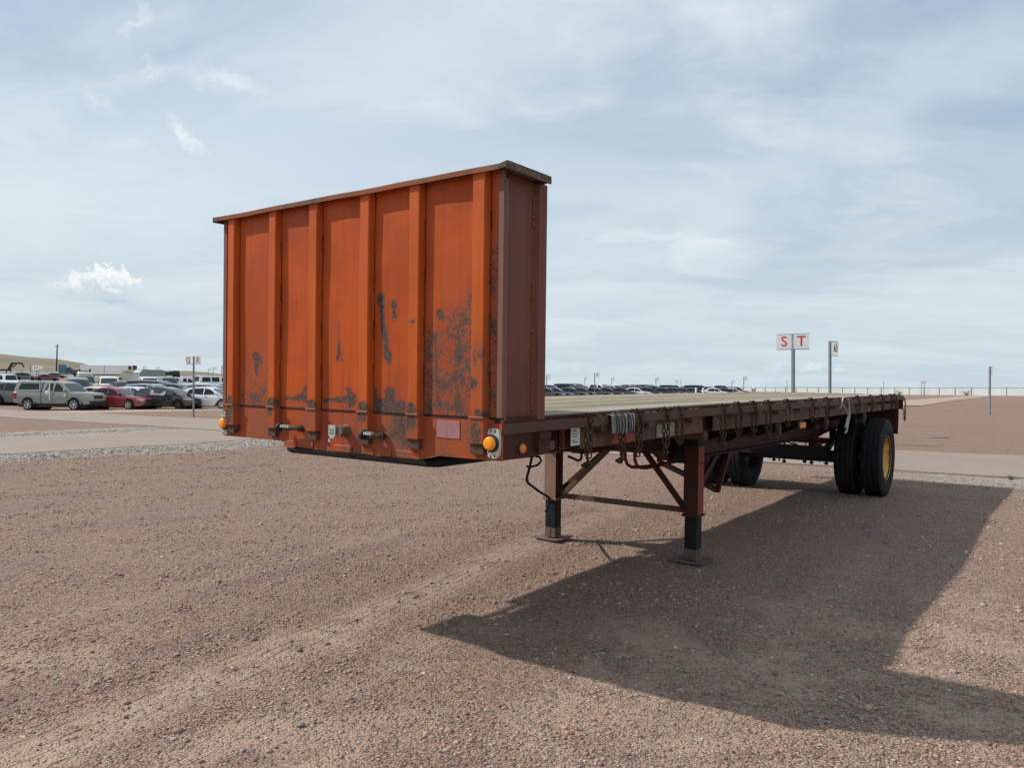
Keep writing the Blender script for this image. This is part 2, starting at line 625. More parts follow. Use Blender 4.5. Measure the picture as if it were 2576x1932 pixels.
M['rib'] = rusty("orange_rib", (0.50, 0.098, 0.017), (0.42, 0.080, 0.015), RU, RU2, 0.10, 0.5, 0.45, marks=rib_marks,
                 blobs=[(0.15, 1.62, 0.30, 0.7), (0.05, 1.8, 0.25, 0.3)], lowz=(1.36, 1.475, 1.9))
low_marks = [((0.60, 1.385), (0.60, 1.375), 0.042, 0.040), ((1.856, 1.40), (1.856, 1.39), 0.030, 0.026), ((0.995, 1.40), (0.995, 1.39), 0.032, 0.03), ((2.31, 1.38), (2.31, 1.31), 0.03, 0.02), ((0.14, 1.36), (0.13, 1.31), 0.03, 0.02)]
M['lower'] = rusty("faded_orange_lower", (0.38, 0.066, 0.016), (0.27, 0.078, 0.036), RU, (0.17, 0.085, 0.06), 0.6, 0.6, 0.5, streak=0.5, marks=low_marks,
                   blobs=[(0.72, 1.33, 0.16, 1.2), (1.15, 1.30, 0.2, 0.6), (2.35, 1.35, 0.2, 0.8), (0.16, 1.33, 0.14, 0.9),
                          (0.4, 1.22, 0.2, 0.5)], lowz=(1.17, 1.24, 0.5))
M['cap'] = rusty("rusty_cap", (0.30, 0.10, 0.045), (0.19, 0.085, 0.055), (0.07, 0.055, 0.05), (0.20, 0.16, 0.13), 1.0, 1.0, 0.6, blobs=[(-0.05, 2.7, 0.16, 0.9), (2.5, 2.7, 0.14, 0.9)])
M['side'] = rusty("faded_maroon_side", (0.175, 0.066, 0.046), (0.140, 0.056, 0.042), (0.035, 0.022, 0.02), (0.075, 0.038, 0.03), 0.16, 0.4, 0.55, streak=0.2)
M['sidepost'] = rusty("faded_maroon_post", (0.185, 0.088, 0.070), (0.21, 0.105, 0.085), (0.06, 0.035, 0.03), (0.12, 0.065, 0.05), 0.25, 0.5, 0.6)
M['rail'] = rusty("rust_brown_rail", (0.105, 0.050, 0.038), (0.085, 0.054, 0.043), (0.06, 0.036, 0.03), (0.16, 0.09, 0.065), 0.6, 0.7, 0.65)
M['siderail'] = rusty("weathered_side_rail", (0.125, 0.060, 0.040), (0.105, 0.064, 0.046), (0.05, 0.03, 0.024), (0.20, 0.12, 0.078), 0.8, 0.8, 0.7)
M['frame'] = rusty("dark_red_frame", (0.075, 0.018, 0.014), (0.052, 0.020, 0.016), (0.03, 0.018, 0.016), (0.07, 0.036, 0.026), 0.6, 0.6, 0.6)
M['leg'] = rusty("dusty_leg", (0.27, 0.18, 0.125), (0.22, 0.135, 0.095), (0.13, 0.06, 0.04), (0.30, 0.09, 0.05), 0.6, 0.6, 0.7)
M['redleg'] = rusty("red_leg", (0.19, 0.04, 0.028), (0.13, 0.05, 0.038), (0.12, 0.06, 0.04), (0.24, 0.14, 0.10), 0.6, 0.6, 0.65)
M['blacksteel'] = plain("black_steel", (0.014, 0.014, 0.016), 0.6, 0.0, 0.4, 12, 0.15, spec=0.2)
M['pocket'] = rusty("pocket_steel", (0.13, 0.085, 0.058), (0.10, 0.062, 0.045), (0.06, 0.035, 0.028), (0.16, 0.10, 0.07), 0.6, 0.6, 0.7)
M['redface'] = rusty("red_leg_face", (0.26, 0.045, 0.028), (0.20, 0.05, 0.034), (0.10, 0.05, 0.035), (0.2, 0.1, 0.07), 0.5, 0.5, 0.55)
M['dust'] = plain("dusty_steel", (0.15, 0.105, 0.078), 0.8, 0.0, 0.5, 14, 0.2)
M['amber'] = plain("amber_lens", (0.95, 0.32, 0.012), 0.18, 0, 0.1, 20, 0)
M['amberdim'] = plain("dull_amber_lens", (0.75, 0.20, 0.02), 0.35, 0, 0.3, 30, 0)
M['bracket'] = plain("grey_cast_bracket", (0.50, 0.53, 0.47), 0.45, 0.2, 0.25, 20, 0.05)
M['rubber'] = plain("black_rubber", (0.018, 0.019, 0.020), 0.75, 0, 0.4, 20, 0.1)
M['chain'] = rusty("rusted_chain", (0.055, 0.032, 0.025), (0.07, 0.04, 0.03), (0.03, 0.02, 0.017), (0.09, 0.05, 0.036), 0.6, 0.6, 0.7)
M['rope'] = plain("grey_rope", (0.42, 0.38, 0.33), 0.9, 0, 0.4, 60, 0.3)
M['cord'] = plain("black_cord", (0.02, 0.02, 0.025), 0.6)
M['tarp'] = plain("grey_green_tarp", (0.23, 0.24, 0.20), 0.8, 0, 0.35, 18, 0.25)
M['tarp2'] = plain("pale_grey_cloth", (0.33, 0.34, 0.33), 0.8, 0, 0.3, 30, 0.25)
M['brass'] = plain("dull_brass", (0.10, 0.09, 0.075), 0.45, 0.7, 0.4, 30, 0.1)
M['socketlid'] = plain("socket_lid", (0.45, 0.47, 0.42), 0.5, 0.3, 0.2, 30, 0.05)
M['purple'] = plain("faded_purple_sticker", (0.36, 0.16, 0.17), 0.6, 0, 0.45, 26, 0.1)
M['paper'] = plain("white_label", (0.72, 0.72, 0.70), 0.6, 0, 0.1)
M['ink'] = plain("dark_ink", (0.05, 0.05, 0.055), 0.6)
M['white'] = plain("white_paint", (0.78, 0.78, 0.76), 0.5, 0, 0.12)
M['galv'] = plain("galvanised_post", (0.25, 0.29, 0.32), 0.45, 0.4, 0.25, 6)
M['red'] = plain("red_letter", (0.50, 0.02, 0.04), 0.5)
M['glass'] = plain("dark_car_glass", (0.012, 0.015, 0.019), 0.08, 0, 0.2, 2, spec=0.4)
M['tintglass'] = plain("clear_car_glass", (0.06, 0.078, 0.085), 0.06, 0, 0.3, 1.5, spec=0.6)
M['plastic'] = plain("black_plastic", (0.025, 0.025, 0.027), 0.6)
M['alloy'] = plain("alloy_rim", (0.55, 0.56, 0.58), 0.3, 0.7, 0.15)
M['steelrim'] = plain("black_steel_rim", (0.05, 0.05, 0.05), 0.55, 0.3, 0.3)
M['lamp'] = plain("head_lamp", (0.60, 0.62, 0.64), 0.1, 0.2, 0.2, 10)
M['tail'] = plain("tail_lamp", (0.45, 0.015, 0.015), 0.2)


def wood_mat(name, a, b, seed):
    mt, T, bs = new_mat(name)
    co = T.node('ShaderNodeTexCoord').outputs['Object']
    x, y, z = T.xyz(co)
    v = T.comb(T.m('MULTIPLY', x, 0.55), T.m('MULTIPLY', y, 17), seed)
    g = T.noise(v, 1.0, 8, 0.65, dist=0.3)
    g2 = T.noise(T.comb(T.m('MULTIPLY', x, 2.3), T.m('MULTIPLY', y, 60), seed+4), 1.0, 6, 0.7)
    blot = T.noise(co, 1.4, 5, 0.6)
    c = T.mix(T.smooth(g, 0.35, 0.65), a, b)
    c = T.mix(T.m('MULTIPLY', T.smooth(g2, 0.52, 0.66), 0.75), c, (0.075, 0.062, 0.042))
    c = T.mix(T.m('MULTIPLY', T.smooth(blot, 0.52, 0.75), 0.55), c, (0.24, 0.14, 0.07))
    T.put(bs.inputs['Base Color'], c)
    bs.inputs['Roughness'].default_value = 0.88
    T.put(bs.inputs['Normal'], T.bump(T.m('ADD', g, g2), 0.6, 0.006))
    return mt


M['wood1'] = wood_mat("weathered_oak", (0.27, 0.235, 0.165), (0.18, 0.155, 0.11), 1.0)
M['wood2'] = wood_mat("weathered_oak_pale", (0.35, 0.31, 0.235), (0.25, 0.22, 0.155), 7.0)
M['wood3'] = wood_mat("weathered_oak_brown", (0.29, 0.21, 0.125), (0.21, 0.165, 0.10), 13.0)


def tyre_mat():
    mt, T, bs = new_mat("truck_tyre")
    co = T.node('ShaderNodeTexCoord').outputs['Object']
    n = T.noise(co, 12, 6, 0.6)
    c = T.mix(T.smooth(n, 0.35, 0.7), (0.010, 0.011, 0.013), (0.022, 0.022, 0.023))
    c = T.mix(T.m('MULTIPLY', T.smooth(T.noise(co, 70, 3, 0.6), 0.62, 0.72), 0.5), c, (0.16, 0.13, 0.11))
    T.put(bs.inputs['Base Color'], c)
    bs.inputs['Roughness'].default_value = 0.85
    bs.inputs['Specular IOR Level'].default_value = 0.18
    T.put(bs.inputs['Normal'], T.bump(T.noise(co, 90, 3, 0.6), 0.2, 0.003))
    return mt


M['tyre'] = tyre_mat()
M['yellow'] = rusty("chipped_yellow_rim", (0.78, 0.50, 0.14), (0.60, 0.36, 0.10), (0.16, 0.09, 0.04), (0.36, 0.20, 0.08), 1.0, 1.2, 0.55)

# ------------------------------------------------------------------ ground


def ground_mat(name, road=False):
    mt, T, bs = new_mat(name)
    co = T.node('ShaderNodeTexCoord').outputs['Object']
    x, y, z = T.xyz(co)
    flat = T.comb(x, y, 0.0)
    big = T.noise(flat, 0.16, 6, 0.6)
    med = T.noise(flat, 0.9, 6, 0.6)
    m2 = T.noise(flat, 3.6, 6, 0.62)
    fine = T.noise(flat, 38, 5, 0.7)
    c = T.mix(T.smooth(big, 0.36, 0.64), (0.368, 0.232, 0.168), (0.388, 0.272, 0.200))
    c = T.mix(T.m('MULTIPLY', T.smooth(med, 0.42, 0.70), 0.65), c, (0.315, 0.178, 0.130))
    c = T.mix(T.m('MULTIPLY', T.smooth(m2, 0.50, 0.70), 0.55), c, (0.40, 0.30, 0.225))
    c = T.mix(T.m('MULTIPLY', T.smooth(T.noise(flat, 1.7, 5, 0.6), 0.56, 0.70), 0.45), c, (0.20, 0.16, 0.145))
    # far dirt beyond the road is paler with drag lines along the row
    lines = T.noise(T.comb(T.m('MULTIPLY', x, 0.9), T.m('MULTIPLY', y, 0.06), 5.0), 1.0, 6, 0.65)
    farf = T.smooth(x, 18, 26)
    cf = T.mix(T.smooth(lines, 0.42, 0.58), (0.36, 0.225, 0.168), (0.46, 0.325, 0.25))
    cf = T.mix(T.m('MULTIPLY', T.smooth(T.noise(T.comb(T.m('MULTIPLY', x, 1.6), T.m('MULTIPLY', y, 0.12), 9.0), 1.0, 5, 0.7), 0.58, 0.66), 0.5), cf, (0.22, 0.14, 0.11))
    cf = T.mix(T.m('MULTIPLY', T.smooth(med, 0.45, 0.65), 0.4), cf, (0.36, 0.205, 0.155))
    c = T.mix(T.m('MULTIPLY', farf, 0.92), c, cf)
    # stones as colour cells
    v1 = T.vor(flat, 30, out='Color')
    s1, s2, s3 = T.xyz(v1)
    stone = T.ramp(s1, [(0.0, (0.14, 0.10, 0.09)), (0.25, (0.30, 0.17, 0.13)), (0.5, (0.43, 0.265, 0.185)),
                        (0.75, (0.44, 0.33, 0.26)), (0.92, (0.27, 0.25, 0.24)), (1.0, (0.60, 0.52, 0.44))])
    d1 = T.vor(flat, 30)
    isst = T.m('MULTIPLY', T.smooth(d1, 0.55, 0.40), T.m('GREATER_THAN', T.m('ADD', s2, T.m('MULTIPLY', T.m('SUBTRACT', m2, 0.5), 1.6)), 0.38))
    c = T.mix(T.m('MULTIPLY', isst, 0.75), c, stone)
    v2 = T.vor(flat, 85, out='Color')
    q1, q2, q3 = T.xyz(v2)
    stone2 = T.ramp(q1, [(0.0, (0.13, 0.09, 0.08)), (0.4, (0.38, 0.215, 0.152)), (0.8, (0.42, 0.30, 0.23)), (1.0, (0.52, 0.44, 0.37))])
    c = T.mix(T.m('MULTIPLY', T.m('SUBTRACT', 1.0, isst), 0.5), c, stone2)
    # dark joints between stones
    d2 = T.vor(flat, 85)
    gap = T.m('MULTIPLY', T.smooth(d2, 0.38, 0.72), 0.7)
    c = T.mix(gap, c, (0.09, 0.062, 0.052))
    band_n = T.noise(T.comb(T.m('MULTIPLY', x, 0.28), T.m('MULTIPLY', T.m('SUBTRACT', y, T.m('MULTIPLY', x, 0.12)), 1.5), 2.0), 1.0, 6, 0.62)
    c = T.mix(T.m('MULTIPLY', T.smooth(band_n, 0.52, 0.68), T.m('MULTIPLY', T.smooth(x, 14, 8), 0.5)), c, (0.21, 0.145, 0.125))
    # dusty, packed wheel tracks near the trailer
    def track(y0, slope, w, a):
        q = T.m('ABSOLUTE', T.m('SUBTRACT', y, T.m('ADD', T.m('MULTIPLY', T.m('SUBTRACT', x, 1.0), slope), y0)))
        q = T.m('ADD', q, T.m('MULTIPLY', T.m('SUBTRACT', med, 0.5), 0.12))
        return T.m('MULTIPLY', T.smooth(q, w, w*0.3), T.m('MULTIPLY', T.smooth(x, 9, 1), a))
    tr = T.m('MAXIMUM', track(1.72, 0.16, 0.30, 0.85), track(0.95, 0.12, 0.16, 0.35))
    tr = T.m('MAXIMUM', tr, track(3.3, 0.10, 0.2, 0.3))
    tr = T.m('MAXIMUM', tr, track(-0.9, 0.05, 0.30, 0.30))
    c = T.mix(T.m('MULTIPLY', tr, T.smooth(m2, 0.32, 0.55)), c, (0.43, 0.315, 0.24))
    # tread lines pressed along the track
    qq = T.m('SUBTRACT', y, T.m('MULTIPLY', x, 0.16))
    ln = T.m('SINE', T.m('MULTIPLY', T.m('ADD', qq, T.m('MULTIPLY', T.m('SUBTRACT', m2, 0.5), 0.03)), 95.0))
    brk = T.noise(T.comb(T.m('MULTIPLY', x, 3.0), T.m('MULTIPLY', qq, 26.0), 0.0), 1.0, 3, 0.6)
    tl = T.m('MULTIPLY', T.m('MULTIPLY', T.smooth(ln, 0.55, 0.95), T.smooth(brk, 0.48, 0.60)), T.smooth(tr, 0.1, 0.5))
    c = T.mix(T.m('MULTIPLY', tl, 0.4), c, (0.19, 0.125, 0.095))
    # pale dusty fines right in front of the camera
    pale = T.m('MULTIPLY', T.smooth(T.noise(flat, 1.05, 7, 0.66), 0.48, 0.60), T.smooth(T.m('ADD', x, y), 3.2, 1.0))
    c = T.mix(T.m('MULTIPLY', pale, 0.5), c, (0.47, 0.345, 0.26))
    # grey road base gravel edges
    def band(v, a0, a1, wob):
        vv = T.m('ADD', v, T.m('MULTIPLY', T.m('SUBTRACT', med, 0.5), wob))
        return T.m('MULTIPLY', T.smooth(vv, a0-0.35, a0+0.15), T.smooth(vv, a1+0.35, a1-0.15))
    b1 = T.m('MULTIPLY', band(y, 15.1, 17.3, 1.3), T.smooth(x, 12.9, 12.4))
    b2 = T.m('MULTIPLY', band(y, 24.0, 26.6, 1.8), T.smooth(x, 12.9, 12.4))
    b3 = T.m('MULTIPLY', band(x, 11.6, 13.2, 1.5), T.smooth(y, 3.0, -2.0))
    bb = T.m('MAXIMUM', b1, T.m('MAXIMUM', b2, b3))
    greyst = T.ramp(s3, [(0.0, (0.17, 0.16, 0.145)), (0.5, (0.36, 0.33, 0.29)), (1.0, (0.52, 0.49, 0.43))])
    c = T.mix(T.m('MULTIPLY', bb, 0.85), c, greyst)
    T.put(bs.inputs['Base Color'], c)
    bs.inputs['Roughness'].default_value = 0.95
    bs.inputs['Specular IOR Level'].default_value = 0.2
    h = T.m('ADD', T.m('MULTIPLY', isst, 0.9), T.m('MULTIPLY', T.m('SUBTRACT', 0.8, d2), 0.5))
    h = T.m('ADD', h, T.m('MULTIPLY', fine, 0.5))
    h = T.m('ADD', h, T.m('MULTIPLY', m2, 1.6))
    h = T.m('SUBTRACT', h, T.m('MULTIPLY', tl, 0.8))
    T.put(bs.inputs['Normal'], T.bump(h, 1.0, 0.018))
    return mt


M['ground'] = ground_mat("gravel_ground")


def road_mat(name, a, b):
    mt, T, bs = new_mat(name)
    co = T.node('ShaderNodeTexCoord').outputs['Object']
    n = T.noise(co, 0.35, 6, 0.6)
    f = T.noise(co, 30, 5, 0.7)
    s = T.noise(co, 2.5, 5, 0.6)
    c = T.mix(T.smooth(n, 0.35, 0.65), a, b)
    c = T.mix(T.m('MULTIPLY', T.smooth(s, 0.5, 0.7), 0.35), c, (0.36, 0.26, 0.20))
    c = T.mix(T.m('MULTIPLY', T.smooth(f, 0.5, 0.7), 0.35), c, (0.20, 0.165, 0.14))
    T.put(bs.inputs['Base Color'], c)
    bs.inputs['Roughness'].default_value = 0.92
    T.put(bs.inputs['Normal'], T.bump(f, 0.35, 0.005))
    return mt


M['road'] = road_mat("dusty_concrete", (0.262, 0.210, 0.172), (0.240, 0.186, 0.150))
M['packed'] = road_mat("packed_earth", (0.37, 0.28, 0.215), (0.34, 0.245, 0.185))


def build_ground():
    # polar sheet about the camera foot, finer where it is seen close
    nr, na = 250, 360
    rs = [0.3*(4200/0.3)**((i/(nr-1))**0.92) for i in range(nr)]
    vs = [(CAM_P.x, CAM_P.y, terrain(CAM_P.x, CAM_P.y))]
    for r in rs:
        for k in range(na):
            a = 2*math.pi*k/na
            X, Y = CAM_P.x+r*math.cos(a), CAM_P.y+r*math.sin(a)
            zz = terrain(X, Y) if r < 420 else None
            if zz is None:
                q = 420/r
                zz = terrain(CAM_P.x+420*math.cos(a), CAM_P.y+420*math.sin(a)) - 0.013*(r-420)
            vs.append((X, Y, zz))
    fs = [(0, 1+k, 1+(k+1) % na) for k in range(na)]
    for i in range(nr-1):
        for k in range(na):
            l = (k+1) % na
            fs.append((1+i*na+k, 1+(i+1)*na+k, 1+(i+1)*na+l, 1+i*na+l))
    me = bpy.data.meshes.new("ground")
    me.from_pydata(vs, [], fs)
    me.materials.append(M['ground'])
    me.polygons.foreach_set('use_smooth', [True]*len(me.polygons))
    o = bpy.data.objects.new("ground", me)
    COL.objects.link(o)
    tag(o, kind='structure')


build_ground()


def slab(name, pts_l, pts_r, mat, h=0.03):
    """strip of road between two edge lines, with a real thickness"""
    vs, fs = [], []
    n = len(pts_l)
    m = 9
    for i in range(n):
        for j in range(m):
            t = j/(m-1)
            X = pts_l[i][0]*(1-t)+pts_r[i][0]*t
            Y = pts_l[i][1]*(1-t)+pts_r[i][1]*t
            vs.append((X, Y, terrain(X, Y)+h))
    for i in range(n-1):
        for j in range(m-1):
            fs.append((i*m+j, (i+1)*m+j, (i+1)*m+j+1, i*m+j+1))
    o = len(vs)
    for j in (0, m-1):
        base = len(vs)
        for i in range(n):
            p = vs[i*m+j]
            vs.append((p[0], p[1], p[2]-h-0.05))
        for i in range(n-1):
            fs.append((i*m+j, base+i, base+i+1, (i+1)*m+j))
    mb = MB()
    mb.add(vs, fs)
    ob = mb.build(name, mat)
    tag(ob, kind='structure')
    return ob


def frange(a, b, n):
    return [a+(b-a)*i/n for i in range(n+1)]


wob = lambda t, s: 0.10*noise.noise(Vector((t*0.45, s, 0.0)))+0.05*noise.noise(Vector((t*2.1, s, 3.0)))
ys = frange(-120, 100, 440)
slab("cross_road", [(12.92+wob(y, 1), y) for y in ys], [(18.05, y) for y in ys], M['road'], 0.035)
xs = frange(-120, 12.85, 300)
slab("side_road", [(x, 17.25+wob(x, 5)*3) for x in xs], [(x, 24.0+wob(x, 9)*4) for x in xs], M['road'], 0.012)
xs = frange(18.1, 40, 60)
slab("parking_strip", [(x, 43.8-0.3*(x-19)*0.5) for x in xs], [(x, 49.0) for x in xs], M['packed'], 0.008)
# far dirt lane on the right side
xs = frange(70, 250, 120)
slab("far_lane", [(x, 9.5+0.05*(x-82)+wob(x, 2)*3) for x in xs], [(x, 14.2+0.05*(x-82)+wob(x, 6)*3) for x in xs], M['packed'], 0.05)


# loose gravel: nobody could count it, one object of stuff
def build_gravel():
    rng = np.random.default_rng(3)
    ico = bmesh.new()
    bmesh.ops.create_icosphere(ico, subdivisions=1, radius=1.0)
    bv = np.array([v.co[:] for v in ico.verts])
    bf = np.array([[v.index for v in f.verts] for f in ico.faces])
    ico.free()
    N = 75000
    c2 = np.array([CAM_P.x, CAM_P.y])
    d_min, d_max = 2.9, 22.0
    rr = d_min*(d_max/d_min)**(rng.random(N*3)**0.86)
    aa = YAW+(rng.random(N*3)-0.5)*1.42
    X = c2[0]+rr*np.cos(aa)
    Y = c2[1]+rr*np.sin(aa)
    # keep stones off the roads, drop more in patches
    keep = (X < 12.7) & ~((Y > 17.3) & (Y < 23.8))
    X, Y, rr = X[keep], Y[keep], rr[keep]
    dens = np.array([noise.noise(Vector((x*1.1, y*1.1, 8.0)))+0.6*noise.noise(Vector((x*3.3, y*3.3, 2.0))) for x, y in zip(X, Y)])
    intrack = (np.abs(Y-(1.72+0.16*(X-1.0))) < 0.28) & (X < 6)
    keep = rng.random(len(X)) < np.clip(0.62+dens*1.3, 0.12, 1.0)*np.where(intrack, 0.30, 1.0)
    X, Y, rr = X[keep][:N], Y[keep][:N], rr[keep][:N]
    n0 = len(X)
    # coarser crushed stone along the road edges
    mB = 15000
    XB = rng.uniform(-9, 12.6, mB)
    YB = np.where(rng.random(mB) < 0.72, 16.1+rng.normal(0, 0.62, mB), 24.9+rng.normal(0, 0.5, mB))
    okb = ((YB < 17.1) | (YB > 24.2))
    XB, YB = XB[okb], YB[okb]
    X, Y = np.concatenate([X, XB]), np.concatenate([Y, YB])
    rr = np.concatenate([rr, np.full(len(XB), 3.0)])
    n = len(X)
    s = rng.lognormal(math.log(0.0043), 0.45, n)*(1+0.07*(rr-3))
    s[n0:] *= 3.4
    s[:n0] = np.clip(s[:n0], 0.0028, 0.021)
    s[n0:] = np.clip(s[n0:], 0.008, 0.034)
    big = rng.random(n) < 0.006
    s[big] *= 1.8
    Z = np.array([terrain(x, y) for x, y in zip(X, Y)])
    V = np.empty((n, len(bv), 3))
    ax = rng.uniform(0.7, 1.4, (n, 1, 3))*s[:, None, None]
    ax[:, :, 2] *= 0.62
    jit = 1+rng.uniform(-0.42, 0.36, (n, len(bv), 1))
    P3 = bv[None]*jit*ax
    th = rng.uniform(0, 6.28, n)
    ct, st = np.cos(th)[:, None], np.sin(th)[:, None]
    V[:, :, 0] = P3[:, :, 0]*ct-P3[:, :, 1]*st+X[:, None]
    V[:, :, 1] = P3[:, :, 0]*st+P3[:, :, 1]*ct+Y[:, None]
    V[:, :, 2] = P3[:, :, 2]+Z[:, None]+(s*0.18)[:, None]
    F = (bf[None]+(np.arange(n)*len(bv))[:, None, None]).reshape(-1, 3)
    me = bpy.data.meshes.new("gravel")
    me.vertices.add(n*len(bv))
    me.vertices.foreach_set('co', V.reshape(-1))
    me.loops.add(len(F)*3)
    me.loops.foreach_set('vertex_index', F.reshape(-1))
    me.polygons.add(len(F))
    me.polygons.foreach_set('loop_start', np.arange(len(F))*3)
    me.update()
    me.validate()
    mt, T, bs = new_mat("loose_stones")
    geo = T.node('ShaderNodeNewGeometry')
    rnd = geo.outputs['Random Per Island']
    pos = geo.outputs['Position']
    c = T.ramp(rnd, [(0.0, (0.10, 0.075, 0.07)), (0.14, (0.20, 0.13, 0.11)), (0.38, (0.35, 0.21, 0.152)), (0.62, (0.40, 0.275, 0.198)),
                     (0.80, (0.42, 0.33, 0.26)), (0.90, (0.19, 0.175, 0.165)), (0.97, (0.36, 0.335, 0.30)), (1.0, (0.66, 0.60, 0.54))])
    c = T.mix(T.m('MULTIPLY', T.noise(pos, 160, 3, 0.6), 0.4), c, (0.34, 0.25, 0.20))
    py = T.xyz(pos)[1]
    c = T.mix(T.m('MULTIPLY', T.smooth(py, 14.6, 15.8), 0.8), c, T.ramp(rnd, [(0.0, (0.16, 0.15, 0.135)), (0.4, (0.34, 0.31, 0.27)), (1.0, (0.56, 0.53, 0.47))]))
    T.put(bs.inputs['Base Color'], c)
    bs.inputs['Roughness'].default_value = 0.9
    bs.inputs['Specular IOR Level'].default_value = 0.25
    me.materials.append(mt)
    o = bpy.data.objects.new("gravel", me)
    COL.objects.link(o)
    tag(o, "loose reddish brown and grey gravel scattered over the yard", "gravel", kind='stuff')


build_gravel()


def build_hills():
    prof = [(-900, 905), (-500, 880), (-200, 884), (0, 894), (71, 901.5), (144, 906), (207, 916), (260, 930), (330, 941), (418, 935), (470, 935), (520, 938),
            (570, 944), (640, 951), (760, 962), (1000, 968)]
    na, nr = 190, 26
    vs, fs = [], []
    for i in range(na):
        u = -900+(1000+900)*i/(na-1)
        for a, b in zip(prof[:-1], prof[1:]):
            if a[0] <= u <= b[0]:
                v = a[1]+(b[1]-a[1])*(u-a[0])/(b[0]-a[0])
        d = fw+rt2*((u-1288)/FPX)-up2*((v-966)/FPX)
        dh = Vector((d.x, d.y, 0)).normalized()
        kk = math.hypot(d.x, d.y)
        for j in range(nr):
            dist = 420+55*j
            ridge = 1050.0
            if u > 300:
                ridge = 1250.0
            top = CAM_P.z+ridge*d.z/kk
            t = min(1.0, (dist-420)/(ridge-420))
            z0 = 4.0
            hz = z0+(top-z0)*(t*t*(3-2*t)) if dist <= ridge else top-(dist-ridge)*0.02
            X, Y = CAM_P.x+dh.x*dist, CAM_P.y+dh.y*dist
            hz += 3.0*t*(1-t)*4*noise.noise(Vector((X*0.006, Y*0.006, 0)))
            if j == 0:
                hz = -2
            vs.append((X, Y, hz))
    for i in range(na-1):
        for j in range(nr-1):
            fs.append((i*nr+j, i*nr+j+1, (i+1)*nr+j+1, (i+1)*nr+j))
    mt, T, bs = new_mat("grassy_hills")
    co = T.node('ShaderNodeTexCoord').outputs['Object']
    x, y, z = T.xyz(co)
    n = T.noise(co, 0.012, 8, 0.65)
    f = T.noise(co, 0.12, 6, 0.7)
    c = T.mix(T.smooth(n, 0.35, 0.65), (0.140, 0.112, 0.064), (0.195, 0.150, 0.092))
    c = T.mix(T.m('MULTIPLY', T.smooth(z, 22, 44), 0.6), c, (0.16, 0.12, 0.085))
    c = T.mix(T.m('MULTIPLY', T.smooth(f, 0.5, 0.7), 0.5), c, (0.070, 0.064, 0.040))
    T.put(bs.inputs['Base Color'], c)
    bs.inputs['Roughness'].default_value = 1.0
    mb = MB()
    mb.smooth = True
    mb.add(vs, fs)
    tag(mb.build("hills", mt), kind='structure')


build_hills()
# ------------------------------------------------------------------ flatbed trailer
S_, T_ = 0.00472, 0.01513
tr = empty("flatbed_trailer")
tr.matrix_world = Matrix(((1, 0, -S_, 1.2*S_), (0, 1, -T_, 1.2*T_), (S_, T_, 1, 0), (0, 0, 0, 1)))
tag(tr, "rust-stained orange flatbed trailer with tall ribbed headboard and wooden deck", "trailer")
WD, LT, HD = 2.44, 10.784, 0.392
gz = lambda x, y: -(S_*x+T_*y)

# headboard: sheet panel with folded ribs
mb = MB()
# gently buckled sheet
ny, nz = 60, 30
vs, fs = [], []
for i in range(ny+1):
    for j in range(nz+1):
        y, z = 0.02+(WD-0.04)*i/ny, 1.425+(2.705-1.425)*j/nz
        b = 0.004*noise.noise(Vector((y*3.2, z*2.0, 0)))
        vs.append((b, y, z))
for i in range(ny):
    for j in range(nz):
        a = i*(nz+1)+j
        fs.append((a, a+1, a+nz+2, a+nz+1))
mb.smooth = True
mb.add(vs, fs)
mb.smooth = False
mb.box(0.006, 0.012, 0.02, WD-0.02, 1.425, 2.705)
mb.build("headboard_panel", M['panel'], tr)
RIBS = [(2.27, 2.344), (1.820, 1.892), (1.416, 1.494), (0.955, 1.036), (0.557, 0.637), (0.097, 0.182)]
for k, (a, b) in enumerate(RIBS):
    mb = MB()
    lean = 0.006 if k == 5 else 0.0
    mb.prism([(0.0, a-0.008), (-0.034, a), (-0.04, a+0.006), (-0.04, b-0.006), (-0.034, b), (0.0, b+0.004)], 2, 1.43, 2.70)
    r = mb.build("rib", M['rib'], tr)
    # weld clip at the seam, lower stub and its stepped foot
    mb = MB()
    mb.prism([(0.0, a-0.022), (-0.040, a-0.012), (-0.044, a-0.006), (-0.044, b+0.004), (-0.038, b+0.010), (0.0, b+0.014)], 2, 1.287, 1.418)
    st = mb.build("rib_stub", M['lower'], tr)
    mb = MB()
    mb.prism([(0.0, a-0.004), (-0.030, a+0.0), (-0.030, b+0.006), (0.0, b+0.016)], 2, 1.232, 1.283)
    if k == 0:
        mb.box(-0.028, 0, a-0.03, b+0.01, 1.262, 1.284)
    mb.build("rib_foot", M['rail'], st)
    mb = MB()
    mb.box(-0.052, 0.0, a-0.012, b+0.004, 1.4175, 1.429, ch=0.002)
    mb.build("seam_clip", M['cap'], st)
# weld beads and stitch plates along ribs
for (a, b) in RIBS[1:]:
    for z in (1.6, 1.86, 2.12, 2.4):
        mb = MB()
        mb.box(-0.006, 0.002, a-0.016, a-0.006, z, z+0.10)
        mb.build("weld_bead", M['panel'], tr)
